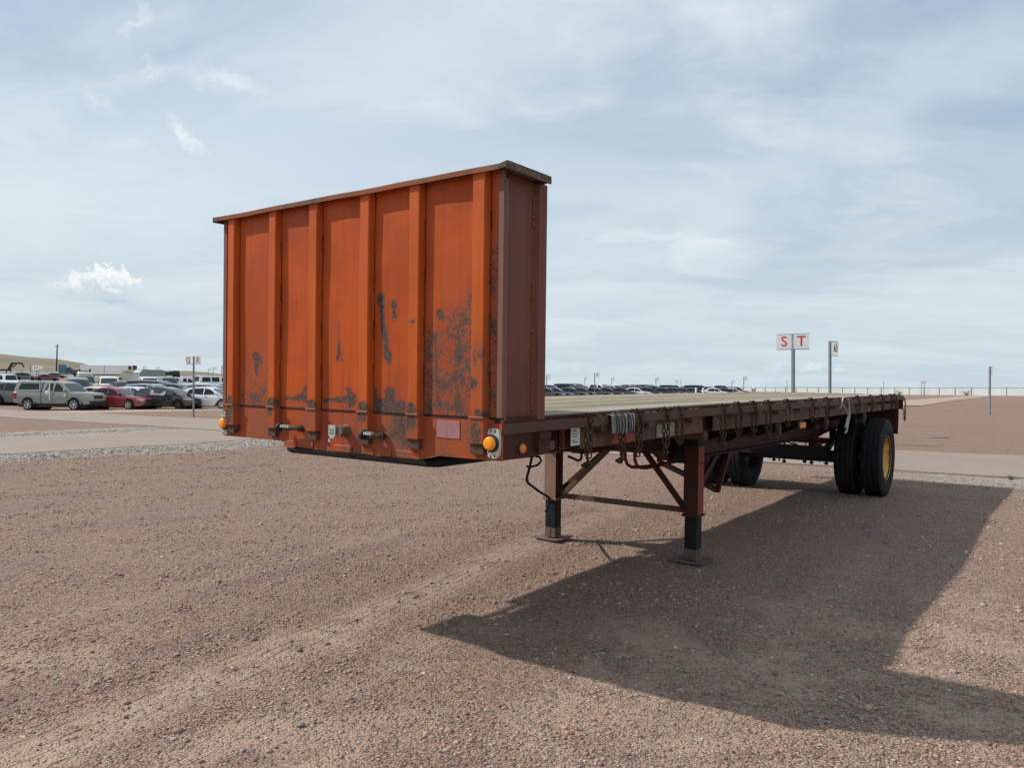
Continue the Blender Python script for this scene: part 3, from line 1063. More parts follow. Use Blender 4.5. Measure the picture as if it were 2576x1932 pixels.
# folded top cap, slightly bent near the visible corner
mb = MB()
bend = lambda y: 0.0012*math.sin(y*5.1)+0.001*math.sin(y*11.0)
vs, fs = [], []
n = 48
for i in range(n+1):
    y = -0.052+(WD+0.104)*i/n
    e = bend(y)+(0.010 if y < 0.0 else 0)
    x0 = -0.058+0.004*noise.noise(Vector((y*4, 0, 0)))
    sec = [(x0, 2.690+e), (x0-0.002, 2.716+e), (x0+0.012, 2.722+e), (0.325, 2.722+e), (0.345, 2.712+e), (0.346, 2.690+e), (0.336, 2.690+e), (0.335, 2.708+e), (x0+0.010, 2.710+e), (x0+0.008, 2.690+e)]
    vs += [(q[0], y, q[1]) for q in sec]
m = 10
for i in range(n):
    for k in range(m):
        l = (k+1) % m
        fs.append((i*m+k, i*m+l, (i+1)*m+l, (i+1)*m+k))
fs += [list(range(m)), [n*m+k for k in range(m)][::-1]]
mb.add(vs, fs)
mb.box(-0.056, 0.344, -0.058, -0.050, 2.688, 2.728)
mb.box(-0.056, 0.344, WD+0.05, WD+0.058, 2.686, 2.722)
mb.build("top_cap", M['cap'], tr)
# sides of the headboard box
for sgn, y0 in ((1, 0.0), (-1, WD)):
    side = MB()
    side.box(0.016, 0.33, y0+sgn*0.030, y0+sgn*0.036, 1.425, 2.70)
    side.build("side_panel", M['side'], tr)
    p = MB()
    p.box(-0.006, 0.014, y0+sgn*0.0, y0+sgn*0.035, 1.425, 2.70)
    p.box(0.014, 0.034, y0-sgn*0.002, y0+sgn*0.006, 1.41, 2.66, ch=0.002)
    p.prism([(0.034, y0+sgn*0.0), (0.062, y0+sgn*0.030), (0.034, y0+sgn*0.030)], 2, 1.412, 2.70)
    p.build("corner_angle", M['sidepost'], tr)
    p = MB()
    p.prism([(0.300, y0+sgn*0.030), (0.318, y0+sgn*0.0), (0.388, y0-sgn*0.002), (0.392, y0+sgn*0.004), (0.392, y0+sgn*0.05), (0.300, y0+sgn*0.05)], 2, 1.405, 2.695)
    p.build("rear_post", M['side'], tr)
    p = MB()
    p.smooth = True
    for (z0, z1) in ((1.46, 1.62), (1.66, 1.80), (1.83, 1.90), (2.0, 2.17), (2.46, 2.60)):
        zz = z0
        while zz < z1:
            p.box(0.289+0.004*random.random(), 0.298, y0+sgn*0.020, y0+sgn*0.031, zz, zz+0.012+0.012*random.random())
            zz += 0.017+random.random()*0.01
    for (z0, z1) in ((2.52, 2.66), (2.28, 2.34), (1.9, 2.0)):
        zz = z0
        while zz < z1:
            p.box(-0.004, 0.003, y0-sgn*0.004, y0+sgn*0.01, zz, zz+0.010)
            zz += 0.018+random.random()*0.02
    p.build("weld_bead", M['cap'], tr)["kind"] = 'stuff'
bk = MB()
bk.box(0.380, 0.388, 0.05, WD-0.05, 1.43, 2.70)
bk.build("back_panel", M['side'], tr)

# lower front sill (apron) and coupler plate
mb = MB()
mb.prism([(0.0, 1.202), (0.43, 1.200), (0.58, 1.166), (1.1, 1.163), (1.62, 1.172), (1.80, 1.204), (WD, 1.204), (WD, 1.414), (0.0, 1.414)], 0, 0.0, 0.012)
mb.build("lower_panel", M['lower'], tr)
mb = MB()
mb.box(-0.004, 0.003, 0.02, WD-0.02, 1.4145, 1.4235)
mb.build("seam_gap", M['blacksteel'], tr)
for yl, yw in ((1.70, .12), (1.50, .05), (1.20, .16), (1.0, .13), (0.84, .10), (0.66, .18)):  # lit stretches of the lip between rib shadows, put in as thin plates
    mb = MB()
    mb.prism([(-0.007, 1.172), (-0.001, 1.170), (-0.001, 1.212), (-0.006, 1.208)], 1, yl-yw/2, yl+yw/2)
    mb.build("lit_lip_strip", M['lower'], tr)
mb = MB()
sec = [(-0.012, 1.150), (0.02, 1.130), (0.10, 1.122), (1.30, 1.122), (1.30, 1.142), (0.02, 1.162), (-0.014, 1.168)]
mb.prism(sec, 1, 0.52, 1.72)
mb.build("coupler_plate", M['blacksteel'], tr)
for yy in (0.005, WD-0.017):
    mb = MB()
    mb.prism([(0.012, 1.205), (0.24, 1.202), (0.448, 1.212), (0.448, 1.330), (0.012, 1.345)], 1, yy, yy+0.012)
    if yy < 1:
        mb.box(0.296, 0.306, -0.03, 0.006, 1.245, 1.332)
        mb.box(0.30, 0.408, -0.035, 0.006, 1.302, 1.336)
        mb.box(0.318, 0.402, -0.012, 0.006, 1.225, 1.30)
    mb.build("sill_end", M['frame'], tr)

mb = MB()
mb.box(0.0, 0.392, 0.004, 0.05, 1.394, 1.424)
mb.box(0.0, 0.392, WD-0.05, WD-0.004, 1.394, 1.424)
mb.build("sill_strip", M['frame'], tr)["kind"] = 'stuff'
# corner lamps
for (yc, sg) in ((0.042, 1), (2.398, -1)):
    mb = MB()
    pts = []
    zc = 1.293
    for k in range(20):
        a = 2*math.pi*k/20
        pts.append((yc+0.040*math.copysign(abs(math.cos(a))**0.45, math.cos(a)), zc+0.078*math.copysign(abs(math.sin(a))**0.6, math.sin(a))))
    mb.prism(pts, 0, -0.020, -0.001)
    br = mb.build("corner_lamp", M['bracket'], tr)
    mb = MB()
    yl = yc+0.008*sg
    mb.lathe([(0.0, -0.030), (0.045, -0.029), (0.047, -0.021), (0.047, -0.001)], (0, yl, zc), 0, 28)
    mb.build("rubber_ring", M['rubber'], br)
    mb = MB()
    mb.lathe([(0.0, -0.050), (0.012, -0.049), (0.026, -0.049), (0.033, -0.045), (0.036, -0.038), (0.036, -0.029)], (0, yl+0.003, zc), 0, 28)
    mb.build("lens", M['amber'], br)
    mb = MB()
    for (py, pz) in ((yc-0.012, zc+0.062), (yc+0.014, zc+0.066), (yc-0.010, zc-0.064), (yc+0.014, zc-0.068)):
        mb.box(-0.0215, -0.019, py-0.004, py+0.004, pz-0.007, pz+0.007)
    mb.build("slot", M['rubber'], br)["kind"] = 'stuff'
for (yy, sg) in ((0.005, -1), (WD-0.005, 1)):
    mb = MB()
    mb.lathe([(0.0, sg*0.012), (0.030, sg*0.011), (0.033, 0)], (0.175, yy, 1.256), 1, 24)
    o = mb.build("side_marker", M['rubber'], tr)
    mb = MB()
    mb.lathe([(0.0, sg*0.026), (0.018, sg*0.024), (0.025, sg*0.017), (0.026, sg*0.010)], (0.175, yy, 1.256), 1, 24)
    mb.build("lens", M['amberdim'], o)

# air couplings and the electric socket
def gladhand(y0, y1, z):
    mb = MB()
    mb.lathe([(0.0, -0.03), (0.020, -0.03), (0.022, -0.012), (0.016, 0.0)], (0, y0, z), 0, 16)
    mb.tube([(-0.03, y0, z), (-0.045, y0+0.02, z+0.004), (-0.050, (y0+y1)/2, z), (-0.050, y1-0.02, z)], [0.011, 0.014, 0.017, 0.014], 10)
    o = mb.build("air_coupling", M['brass'], tr)
    mb = MB()
    mb.lathe([(0.0, -0.012), (0.027, -0.012), (0.031, 0.0), (0.027, 0.012), (0.0, 0.012)], (-0.062, y1, z+0.004), 1, 18)
    mb.build("seal_disc", M['rubber'], o)
    mb = MB()
    for t in (0.3, 0.45, 0.6, 0.75):
        yy = y0+(y1-y0)*t
        mb.box(-0.082, -0.058, yy-0.008, yy+0.006, z+0.006, z+0.022)
    mb.build("ridge", M['socketlid'], o)


gladhand(1.585, 1.735, 1.294)
gladhand(0.852, 0.962, 1.288)
mb = MB()
mb.lathe([(0.0, -0.06), (0.030, -0.06), (0.034, -0.05), (0.034, -0.01), (0.042, 0.0)], (0, 1.175, 1.300), 0, 20)
o = mb.build("electric_socket", M['dust'], tr)
mb = MB()
mb.prism([(1.195, 1.335), (1.255, 1.335), (1.255, 1.275), (1.240, 1.255), (1.212, 1.255), (1.195, 1.275)], 0, -0.070, -0.062)
mb.box(-0.074, -0.064, 1.236, 1.252, 1.232, 1.252)
mb.build("socket_lid", M['socketlid'], o)
mb = MB()
mb.box(-0.0725, -0.070, 1.208, 1.244, 1.303, 1.313)
mb.box(-0.0725, -0.070, 1.208, 1.244, 1.284, 1.296)
mb.build("cast_mark", M['galv'], o)
# square of faded tape
mb = MB()
mb.box(-0.0035, -0.0005, 0.282, 0.446, 1.302, 1.398)
mb.build("faded_sticker", M['purple'], tr)

# rub rails
for (y0, y1, nm) in ((-0.008, 0.002, 'n'), (WD-0.002, WD+0.008, 'f')):
    mb = MB()
    n = 80
    for i in range(n):
        xa, xb = 0.004+(LT-0.004)*i/n, 0.004+(LT-0.004)*(i+1)/n
        e = lambda x: 0.010*math.sin(math.pi*min(1, x/6.5))+0.0022*noise.noise(Vector((x*1.7, 0, 0)))
        d = lambda x: 0.004*noise.noise(Vector((x*1.3, 7.0, 0)))
        vs = []
        for x in (xa, xb):
            vs += [(x, y0+d(x), 1.338+e(x)), (x, y1+d(x), 1.338+e(x)), (x, y1+d(x), 1.394+e(x)), (x, y0+d(x), 1.394+e(x))]
        fs = [(0, 1, 5, 4), (1, 2, 6, 5), (2, 3, 7, 6), (3, 0, 4, 7)]
        if i == 0:
            fs.append((0, 3, 2, 1))
        if i == n-1:
            fs.append((4, 5, 6, 7))
        mb.add(vs, fs)
    mb.build("rub_rail", M['rail'], tr)

camber = lambda x: 0.012*math.sin(math.pi*min(1, x/9))
# side rails (outer channels)
for (a, b, sg) in ((0.060, 0.110, 1), (WD-0.110, WD-0.060, -1)):
    web0 = a if sg > 0 else b-0.006
    for (x0, x1) in ((0.862, 2.74), (2.96, 6.40), (6.40, LT-0.02)):
        mb = MB()
        n = 24
        for i in range(n):
            xa, xb = x0+(x1-x0)*i/n, x0+(x1-x0)*(i+1)/n
            for (p, q, r, s) in ((web0, web0+0.006, 1.203, 1.405), (a, b, 1.200, 1.206), (a, b, 1.398, 1.404)):
                vs = []
                for x in (xa, xb):
                    e = camber(x)
                    dd = 0.004*noise.noise(Vector((x*2.2, 3.0, 0))) if (s-r) > 0.1 else 0
                    vs += [(x, p+dd, r+e), (x, q+dd, r+e), (x, q+dd, s+e), (x, p+dd, s+e)]
                fs = [(0, 1, 5, 4), (1, 2, 6, 5), (2, 3, 7, 6), (3, 0, 4, 7), (0, 3, 2, 1), (4, 5, 6, 7)]
                mb.add(vs, fs)
        mb.build("side_rail", M['siderail'], tr)
    mb = MB()
    n = 60
    for i in range(n):
        xa, xb = HD+(LT-HD)*i/n, HD+(LT-HD)*(i+1)/n
        y0, y1 = (0.046, 0.085) if sg > 0 else (WD-0.085, WD-0.046)
        vs = []
        for x in (xa, xb):
            e = camber(x)
            vs += [(x, y0, 1.4035+e), (x, y1, 1.4035+e), (x, y1, 1.4155+e), (x, y0, 1.4155+e)]
        mb.add(vs, [(0, 1, 5, 4), (1, 2, 6, 5), (2, 3, 7, 6), (3, 0, 4, 7), (0, 3, 2, 1), (4, 5, 6, 7)])
    mb.build("deck_edge_strip", M['frame'], tr)
    mb = MB()
    for i in range(n):
        xa, xb = HD+(LT-HD)*i/n, HD+(LT-HD)*(i+1)/n
        y0, y1 = (0.046, 0.052) if sg > 0 else (WD-0.052, WD-0.046)
        vs = []
        for x in (xa, xb):
            e = camber(x)
            vs += [(x, y0, 1.375+e), (x, y1, 1.375+e), (x, y1, 1.4055+e), (x, y0, 1.4055+e)]
        mb.add(vs, [(0, 1, 5, 4), (1, 2, 6, 5), (2, 3, 7, 6), (3, 0, 4, 7)])
    mb.build("deck_edge_lip", M['frame'], tr)

# stake pockets
pm = MB()
pm.box(-0.055, 0.055, 0.002, 0.060, -0.070, -0.064)
pm.box(-0.055, -0.049, 0.002, 0.060, -0.070, 0.038)
pm.box(0.049, 0.055, 0.002, 0.060, -0.070, 0.038)
pm.box(-0.055, 0.055, 0.054, 0.060, -0.070, 0.038)
pm.box(-0.048, 0.048, 0.006, 0.052, -0.063, -0.01)
pocket = pm.mesh("stake_pocket", M['pocket'])
xs = 0.50
pocket_x = []
while xs < LT-0.1:
    pocket_x.append(xs)
    xs += 0.655
for sg in (1, -1):
    for x in [1.08, 1.73, 2.46, 3.30, 3.95, 4.53, 5.23, 5.95, 6.64, 7.3, 7.95, 8.6, 9.2, 9.75, 10.3]:
        o = inst("stake_pocket", pocket, tr, (x, 0.0 if sg > 0 else WD, 1.368+camber(x)))
        if sg < 0:
            o.scale = (1, -1, 1)

# deck planks, running the whole length
edges = [0.087]
ws = [0.236, 0.232, 0.238, 0.230, 0.235, 0.236, 0.232, 0.238, 0.235]
for w in ws:
    edges.append(edges[-1]+w)
sc = (WD-0.087-0.087)/(edges[-1]-0.087)
edges = [0.087+(e-0.087)*sc for e in edges]
rr = random.Random(5)
for k in range(len(ws)):
    mb = MB()
    a, b = edges[k]+0.003, edges[k+1]-0.003
    lift = rr.uniform(-0.003, 0.004)
    for (x0, x1) in ((HD, 4.2+rr.uniform(-.4, .4)), (None, 8.0+rr.uniform(-.4, .4)), (None, LT-0.03)):
        if x0 is None:
            x0 = prev+0.004
        prev = x1
        n = 14
        lf = lift+rr.uniform(-0.0015, 0.0015)
        for i in range(n):
            xa, xb = x0+(x1-x0)*i/n, x0+(x1-x0)*(i+1)/n
            vs = []
            for x in (xa, xb):
                e = camber(x)+lf+0.001*noise.noise(Vector((x*1.2, k*3.0, 0)))
                vs += [(x, a, 1.388+e), (x, b, 1.388+e), (x, b, 1.416+e), (x, b-0.004, 1.419+e), (x, a+0.004, 1.419+e), (x, a, 1.416+e)]
            fs = [(0, 1, 7, 6), (1, 2, 8, 7), (2, 3, 9, 8), (3, 4, 10, 9), (4, 5, 11, 10), (5, 0, 6, 11)]
            if i == 0:
                fs.append((0, 5, 4, 3, 2, 1))
            if i == n-1:
                fs.append((6, 7, 8, 9, 10, 11))
            mb.add(vs, fs)
    mb.build("plank", [M['wood1'], M['wood2'], M['wood3']][[1, 0, 0, 2, 1, 2, 0, 1, 0][k]], tr)
# two raised lengths of pale board at the joints
for yb in (0.985, 1.96):
    mb = MB()
    mb.prism([(yb-0.012, 1.4205), (yb+0.012, 1.4205), (yb+0.010, 1.4245), (yb-0.010, 1.4245)], 0, HD+0.01, LT-0.05)
    mb.build("joint_strip", M['wood2'], tr)
# rear sill
mb = MB()
mb.box(LT-0.028, LT, 0.0, WD, 1.18, 1.404)
mb.box(LT-0.005, LT+0.02, 0.0, 0.10, 1.30, 1.39, ch=0.004)
mb.build("rear_sill", M['frame'], tr)

# crossmembers under the deck
cm = MB()
cm.box(-0.004, 0.004, 0.12, WD-0.12, 1.285, 1.384)
cm.box(-0.035, 0.035, 0.12, WD-0.12, 1.280, 1.286)
cm.box(-0.035, 0.035, 0.12, WD-0.12, 1.381, 1.386)
cmm = cm.mesh("crossmember", M['frame'])
x = 0.62
while x < LT-0.1:
    inst("crossmember", cmm, tr, (x, 0, 0))
    x += 0.305
# sloping outriggers from beam to side rail
om = MB()
om.prism([(0.115, 1.206), (0.735, 0.96), (0.735, 1.28), (0.115, 1.28)], 0, -0.004, 0.004)
om.prism([(0.115, 1.200), (0.735, 0.952), (0.735, 0.960), (0.115, 1.207)], 0, -0.035, 0.035)
omm = om.mesh("outrigger", M['frame'])
om2 = MB()
om2.prism([(0.115, 1.206), (0.735, 1.14), (0.735, 1.28), (0.115, 1.28)], 0, -0.004, 0.004)
omm2 = om2.mesh("short_outrigger", M['frame'])
for x in (1.25, 2.2, 3.0):
    inst("outrigger", omm2, tr, (x, 0, 0))
for x in (3.9, 4.9, 5.8, 6.9, 8.0, 9.9):
    inst("outrigger", omm, tr, (x, 0, 0))
    o = inst("outrigger", omm, tr, (x, WD, 0))
    o.scale = (1, -1, 1)

# main beams
bot = [(0.03, 1.145), (1.3, 1.125), (1.88, 1.080), (2.48, 1.050), (3.30, 0.976), (3.52, 0.880), (4.30, 0.862), (5.8, 0.849), (8.4, 0.835), (8.9, 0.88), (LT-0.03, 0.93)]
for yb in (0.74, 1.70):
    mb = MB()
    poly = [(p[0], p[1]) for p in bot]+[(LT-0.03, 1.279), (0.03, 1.279)]
    mb.prism(poly, 1, yb-0.005, yb+0.005)
    for (p, q) in zip(bot[:-1], bot[1:]):
        mb.bar((p[0], yb, p[1]), (q[0], yb, q[1]), 0.13, 0.014)
    mb.build("main_beam", M['frame'], tr)

# front nose longitudinals, pipe and conduit near the visible corner
mb = MB()
mb.box(0.45, 0.456, 0.012, 0.36, 1.21, 1.335)
mb.box(0.60, 0.606, 0.06, 0.40, 1.205, 1.38)
mb.box(0.70, 0.86, 0.100, 0.106, 1.205, 1.38)
mb.build("pocket_plate", M['frame'], tr)
mb = MB()
mb.tube([(0.50, 0.02, 1.252), (0.50, 0.9, 1.252)], 0.030, 14)
mb.build("cross_pipe", M['rail'], tr)
mb = MB()
mb.tube([(0.66, 0.05, 1.335), (0.655, 0.05, 1.32), (0.668, 0.05, 1.306), (0.666, 0.05, 1.26), (0.668, 0.05, 1.215)], 0.004, 6)
mb.build("bent_rod", M['siderail'], tr)
mb = MB()
mb.tube([(2.83, 0.07, 1.18), (2.83, 0.9, 1.18)], 0.040, 14)
mb.build("cross_pipe", M['rail'], tr)
mb = MB()
mb.prism([(2.78, 1.21), (2.96, 1.20), (2.96, 1.39), (2.78, 1.39)], 1, 0.12, 0.126)
mb.tube([(2.86, 0.09, 1.22), (2.86, 0.09, 1.36)], 0.004, 6)
mb.build("pocket_plate", M['frame'], tr)

# stickers and bare patches on the side rail
mb = MB()
mb.box(0.758, 0.858, 0.0555, 0.0585, 1.228, 1.334)
o = mb.build("white_label", M['paper'], tr)
mb = MB()
for z in (1.318, 1.300, 1.283, 1.262, 1.25):
    mb.box(0.768, 0.768+random.choice((0.05, 0.035, 0.06)), 0.0540, 0.0553, z-0.003, z+0.002)
mb.build("print", M['ink'], o)
mb = MB()
mb.prism([(1.90, 1.212), (2.20, 1.216), (2.205, 1.315), (1.93, 1.31), (1.90, 1.29)], 1, 0.0545, 0.0565)
mb.build("pale_patch", plain("bare_primer_patch", (0.36, 0.29, 0.20), 0.7, 0, 0.7, 12), tr)
mb = MB()
mb.prism([(1.235, 1.216), (1.27, 1.205), (1.57, 1.209), (1.57, 1.295), (1.31, 1.285)], 1, 0.0550, 0.0570)
mb.build("red_patch", plain("red_paint_patch", (0.30, 0.045, 0.03), 0.6, 0, 0.5, 14), tr)
for (xa, xb) in ((4.80, 5.05), (5.7, 5.9), (8.55, 8.72)):
    mb = MB()
    mb.prism([(xa, 1.225), (xb, 1.222), (xb-0.01, 1.325), (xa+0.02, 1.335)], 1, 0.0545, 0.0560)
    mb.build("tan_patch", M['leg'], tr)
# amber marker under the side rail
mb = MB()
mb.box(5.30, 5.53, 0.050, 0.075, 1.108, 1.190, ch=0.012)
mb.box(5.38, 5.45, 0.06, 0.08, 1.185, 1.215)
o = mb.build("side_marker", M['rubber'], tr)
mb = MB()
mb.box(5.315, 5.515, 0.036, 0.055, 1.118, 1.182, ch=0.010)
mb.build("lens", M['amberdim'], o)
# strap winches under the rail
wm = MB()
wm.prism([(-0.075, 0.05), (-0.075, -0.07), (-0.05, -0.10), (0.05, -0.10), (0.075, -0.07), (0.075, 0.05)], 1, 0.0, 0.008)
wm.prism([(-0.075, 0.05), (-0.075, -0.07), (-0.05, -0.10), (0.05, -0.10), (0.075, -0.07), (0.075, 0.05)], 1, 0.10, 0.108)
wm.tube([(0, -0.02, -0.02), (0, 0.12, -0.02)], 0.028, 12)
wm.lathe([(0.030, -0.012), (0.058, -0.010), (0.060, 0.0), (0.030, 0.0)], (0, -0.004, -0.02), 1, 14)
wmm = wm.mesh("strap_winch", M['chain'])
for x in (4.68, 6.45, 8.38):
    inst("strap_winch", wmm, tr, (x, 0.07, 1.155))

# landing gear
def leg(x, y, mat, foot_mat):
    z0 = gz(x, y)+terrain(x, y)+0.006
    mb = MB()
    w = 0.068
    mb.box(x-w, x+w, y-w, y+w, 0.395, 1.215)
    mb.box(x-w-0.012, x+w+0.012, y-w-0.012, y+w+0.012, 0.375, 0.395)
    mb.box(x-w-0.006, x+w+0.006, y-w-0.006, y+w+0.006, 0.86, 0.872)
    o = mb.build("landing_leg", mat, tr)
    mb = MB()
    mb.box(x-w+0.004, x+w-0.004, y-w-0.004, y-w-0.0005, 0.40, 1.20)
    mb.build("face_tone_plate", M['redface'] if y < 1 else M['frame'], o)  # added plate: far leg's shaded side face darkened, near leg's made brighter red
    mb = MB()
    w = 0.058
    mb.box(x-w, x+w, y-w, y+w, z0+0.10, 0.374)
    mb.build("inner_tube", M['blacksteel'], o)
    mb = MB()
    w = 0.060
    mb.box(x-w, x+w, y-w, y+w, z0+0.030, z0+0.125)
    mb.box(x-0.004, x+0.004, y-w-0.006, y-w, z0+0.03, z0+0.12)
    mb.box(x-w-0.006, x-w, y-0.004, y+0.004, z0+0.03, z0+0.12)
    # dished foot plate
    vs, fs = [], []
    n = 6
    for i in range(n+1):
        for j in range(n+1):
            a, b = i/n*2-1, j/n*2-1
            vs.append((x+a*0.152, y+b*0.152, z0+0.012+0.016*(a*a+b*b)*0.5+0.004))
    for i in range(n+1):
        for j in range(n+1):
            a, b = i/n*2-1, j/n*2-1
            vs.append((x+a*0.152, y+b*0.152, z0+0.000+0.016*(a*a+b*b)*0.5+0.004))
    N = (n+1)**2
    for i in range(n):
        for j in range(n):
            k = i*(n+1)+j
            fs.append((k, k+1, k+n+2, k+n+1))
            fs.append((N+k, N+k+n+1, N+k+n+2, N+k+1))
    for i in range(n):
        for (a, b) in ((i, i+1), (n*(n+1)+i, n*(n+1)+i+1), (i*(n+1), (i+1)*(n+1)), (i*(n+1)+n, (i+1)*(n+1)+n)):
            fs.append((a, b, N+b, N+a))
    mb.add(vs, fs)
    mb.build("foot", foot_mat, o)
    return o


leg(3.583, 0.49, M['frame'], M['dust'])
leg(3.583, 2.027, M['leg'], M['dust'])
mb = MB()
mb.box(3.47, 3.70, 0.40, 0.58, 1.02, 1.20)
mb.box(3.50, 3.66, 0.565, 0.72, 0.86, 1.14)
mb.lathe([(0.0, -0.05), (0.07, -0.05), (0.07, 0.0)], (3.70, 0.60, 1.05), 0, 18)
mb.build("gear_box", M['blacksteel'], tr)
mb = MB()
mb.bar((3.60, 0.56, 0.418), (3.60, 1.96, 0.418), 0.012, 0.052)
mb.bar((3.63, 0.56, 0.394), (3.63, 1.96, 0.394), 0.050, 0.010)
mb.build("cross_brace", M['pocket'], tr)
for (p, q, mt, nm) in (((3.58, 1.90, 0.445), (3.58, 1.36, 0.955), 'pocket', 1), ((3.60, 0.575, 0.425), (3.60, 1.04, 0.985), 'frame', 1),
                       ((3.66, 1.96, 0.48), (4.45, 1.80, 0.92), 'frame', 2), ((3.66, 0.56, 0.48), (4.7, 0.72, 0.84), 'frame', 2)):
    mb = MB()
    mb.bar(p, q, 0.044, 0.044, (1, 0, 0))
    mb.build("diagonal_brace", M[mt], tr)
mb = MB()
mb.box(3.52, 3.66, 0.98, 1.44, 0.93, 1.10)
mb.bar((3.58, 0.74, 1.0), (3.58, 1.70, 1.0), 0.06, 0.06)
mb.build("brace_hanger", M['frame'], tr)
mb = MB()
mb.tube([(3.583, 0.5, 0.93), (3.583, 2.0, 0.93)], 0.014, 8)
mb.build("gear_shaft", M['frame'], tr)
# folded crank handle
mb = MB()
mb.smooth = True
crank = [(2.86, 1.83, 0.880), (2.93, 1.83, 0.884), (3.03, 1.83, 0.865), (3.06, 1.83, 0.825), (3.00, 1.83, 0.790), (2.90, 1.83, 0.782), (2.82, 1.83, 0.792)]
mb.tube(crank, 0.011, 8)
mb.tube([(2.86, 1.80, 0.890), (2.83, 1.80, 0.80), (2.79, 1.80, 0.72), (2.775, 1.80, 0.675), (2.80, 1.80, 0.64), (2.86, 1.81, 0.612), (3.12, 1.90, 0.52), (3.50, 2.03, 0.40)], 0.013, 8)
mb.tube([(3.46, 2.00, 0.40), (3.44, 2.0, 0.30), (3.40, 2.0, 0.27)], 0.014, 8)
mb.build("crank_handle", M['blacksteel'], tr)
# bent hooks and the looped rod under the frame
mb = MB()
mb.tube([(1.12, 0.3, 1.122), (1.18, 0.3, 1.104), (1.235, 0.3, 1.086), (1.27, 0.3, 1.088), (1.285, 0.3, 1.105), (1.282, 0.3, 1.125), (1.262, 0.3, 1.15), (1.20, 0.3, 1.20)], 0.009, 8)
mb.build("rope_hook", M['blacksteel'], tr)
for dy in (0.0, 0.10):
    mb = MB()
    mb.tube([(3.40, 1.0+dy, 1.05), (3.394, 1.0+dy, 0.948), (3.40, 1.0+dy, 0.87), (3.44, 1.0+dy, 0.815), (3.52, 1.0+dy, 0.785), (3.62, 1.0+dy, 0.772), (3.91, 1.0+dy*0.5, 0.768), (4.35, 1.0, 0.780), (4.55, 0.98, 0.83), (4.62, 0.95, 0.90)], 0.016, 8)
    mb.build("air_hose_guard", M['redleg'], tr)
mb = MB()
mb.tube([(2.35, 0.9, 1.10), (2.5, 0.85, 1.06), (2.75, 0.8, 1.03), (2.95, 0.8, 1.045)], 0.014, 8)
mb.build("pull_rod", M['frame'], tr)
# rack frame behind the legs
mb = MB()
mb.bar((5.10, 0.74, 0.86), (4.74, 0.72, 0.455), 0.05, 0.05, (0, 1, 0))
mb.bar((4.74, 0.72, 0.46), (5.35, 1.68, 0.64), 0.05, 0.05)
mb.bar((5.35, 1.68, 0.64), (5.35, 1.70, 0.88), 0.05, 0.05, (0, 1, 0))
mb.build("spare_wheel_rack", M['frame'], tr)

# axle, springs, hangers, brakes
RW, XW, = 0.566, 9.18
zax = RW-0.055-0.0
mb = MB()
mb.smooth = True
mb.tube([(XW, 0.3, RW+gz(XW, 0.3)), (XW, 2.3, RW+gz(XW, 2.3))], 0.068, 14)
mb.build("axle", M['blacksteel'], tr)
for yb in (0.80, 1.66):
    mb = MB()
    for k, (hl, zz) in enumerate(((0.52, 0.0), (0.46, -0.022), (0.38, -0.044), (0.28, -0.066), (0.18, -0.088))):
        n = 8
        for i in range(n):
            xa, xb = -hl+2*hl*i/n, -hl+2*hl*(i+1)/n
            za, zb = 0.10*(xa/0.52)**2+zz, 0.10*(xb/0.52)**2+zz
            mb.bar((XW+xa, yb, 0.62+za), (XW+xb, yb, 0.62+zb), 0.08, 0.018)
    mb.box(XW-0.06, XW+0.06, yb-0.06, yb+0.06, 0.415, 0.435)
    for dx_ in (-0.045, 0.045):
        for dy_ in (-0.05, 0.05):
            mb.tube([(XW+dx_, yb+dy_, 0.395), (XW+dx_, yb+dy_, 0.68)], 0.010, 6)
    mb.build("leaf_spring", M['blacksteel'], tr)
    for xh in (XW-0.58, XW+0.56):
        mb = MB()
        mb.prism([(xh-0.10, 0.86), (xh+0.10, 0.86), (xh+0.06, 0.62), (xh-0.06, 0.62)], 1, yb-0.05, yb-0.042)
        mb.prism([(xh-0.10, 0.86), (xh+0.10, 0.86), (xh+0.06, 0.62), (xh-0.06, 0.62)], 1, yb+0.042, yb+0.05)
        mb.box(xh-0.05, xh-0.04, yb-0.042, yb+0.042, 0.62, 0.86)
        mb.build("spring_hanger", M['frame'], tr)
mb = MB()
mb.bar((8.55, 0.60, 0.60), (8.55, 1.85, 0.60), 0.05, 0.16)
mb.bar((8.9, 0.5, 0.50), (8.9, 1.9, 0.50), 0.08, 0.14)
mb.build("spreader_bar", M['blacksteel'], tr)
for yb in (1.02, 1.42):
    mb = MB()
    mb.lathe([(0.0, -0.10), (0.075, -0.10), (0.085, -0.02), (0.085, 0.02), (0.075, 0.08), (0.0, 0.09)], (XW-0.26, yb, 0.56), 0, 18)
    mb.tube([(XW-0.1, yb, 0.52), (XW-0.02, yb+0.05, 0.40), (XW-0.02, yb+0.05, 0.36)], 0.012, 6)
    mb.tube([(XW-0.30, yb, 0.62), (XW-0.5, yb-0.1, 0.72), (XW-1.0, yb, 0.86), (XW-1.2, yb, 0.95)], 0.009, 6)
    mb.build("brake_chamber", M['blacksteel'], tr)
mb = MB()
mb.smooth = True
mb.lathe([(0.0, -0.32), (0.13, -0.30), (0.15, -0.26), (0.15, 0.26), (0.13, 0.30), (0.0, 0.32)], (7.6, 1.22, 1.02), 1, 20)
mb.build("air_tank", M['blacksteel'], tr)


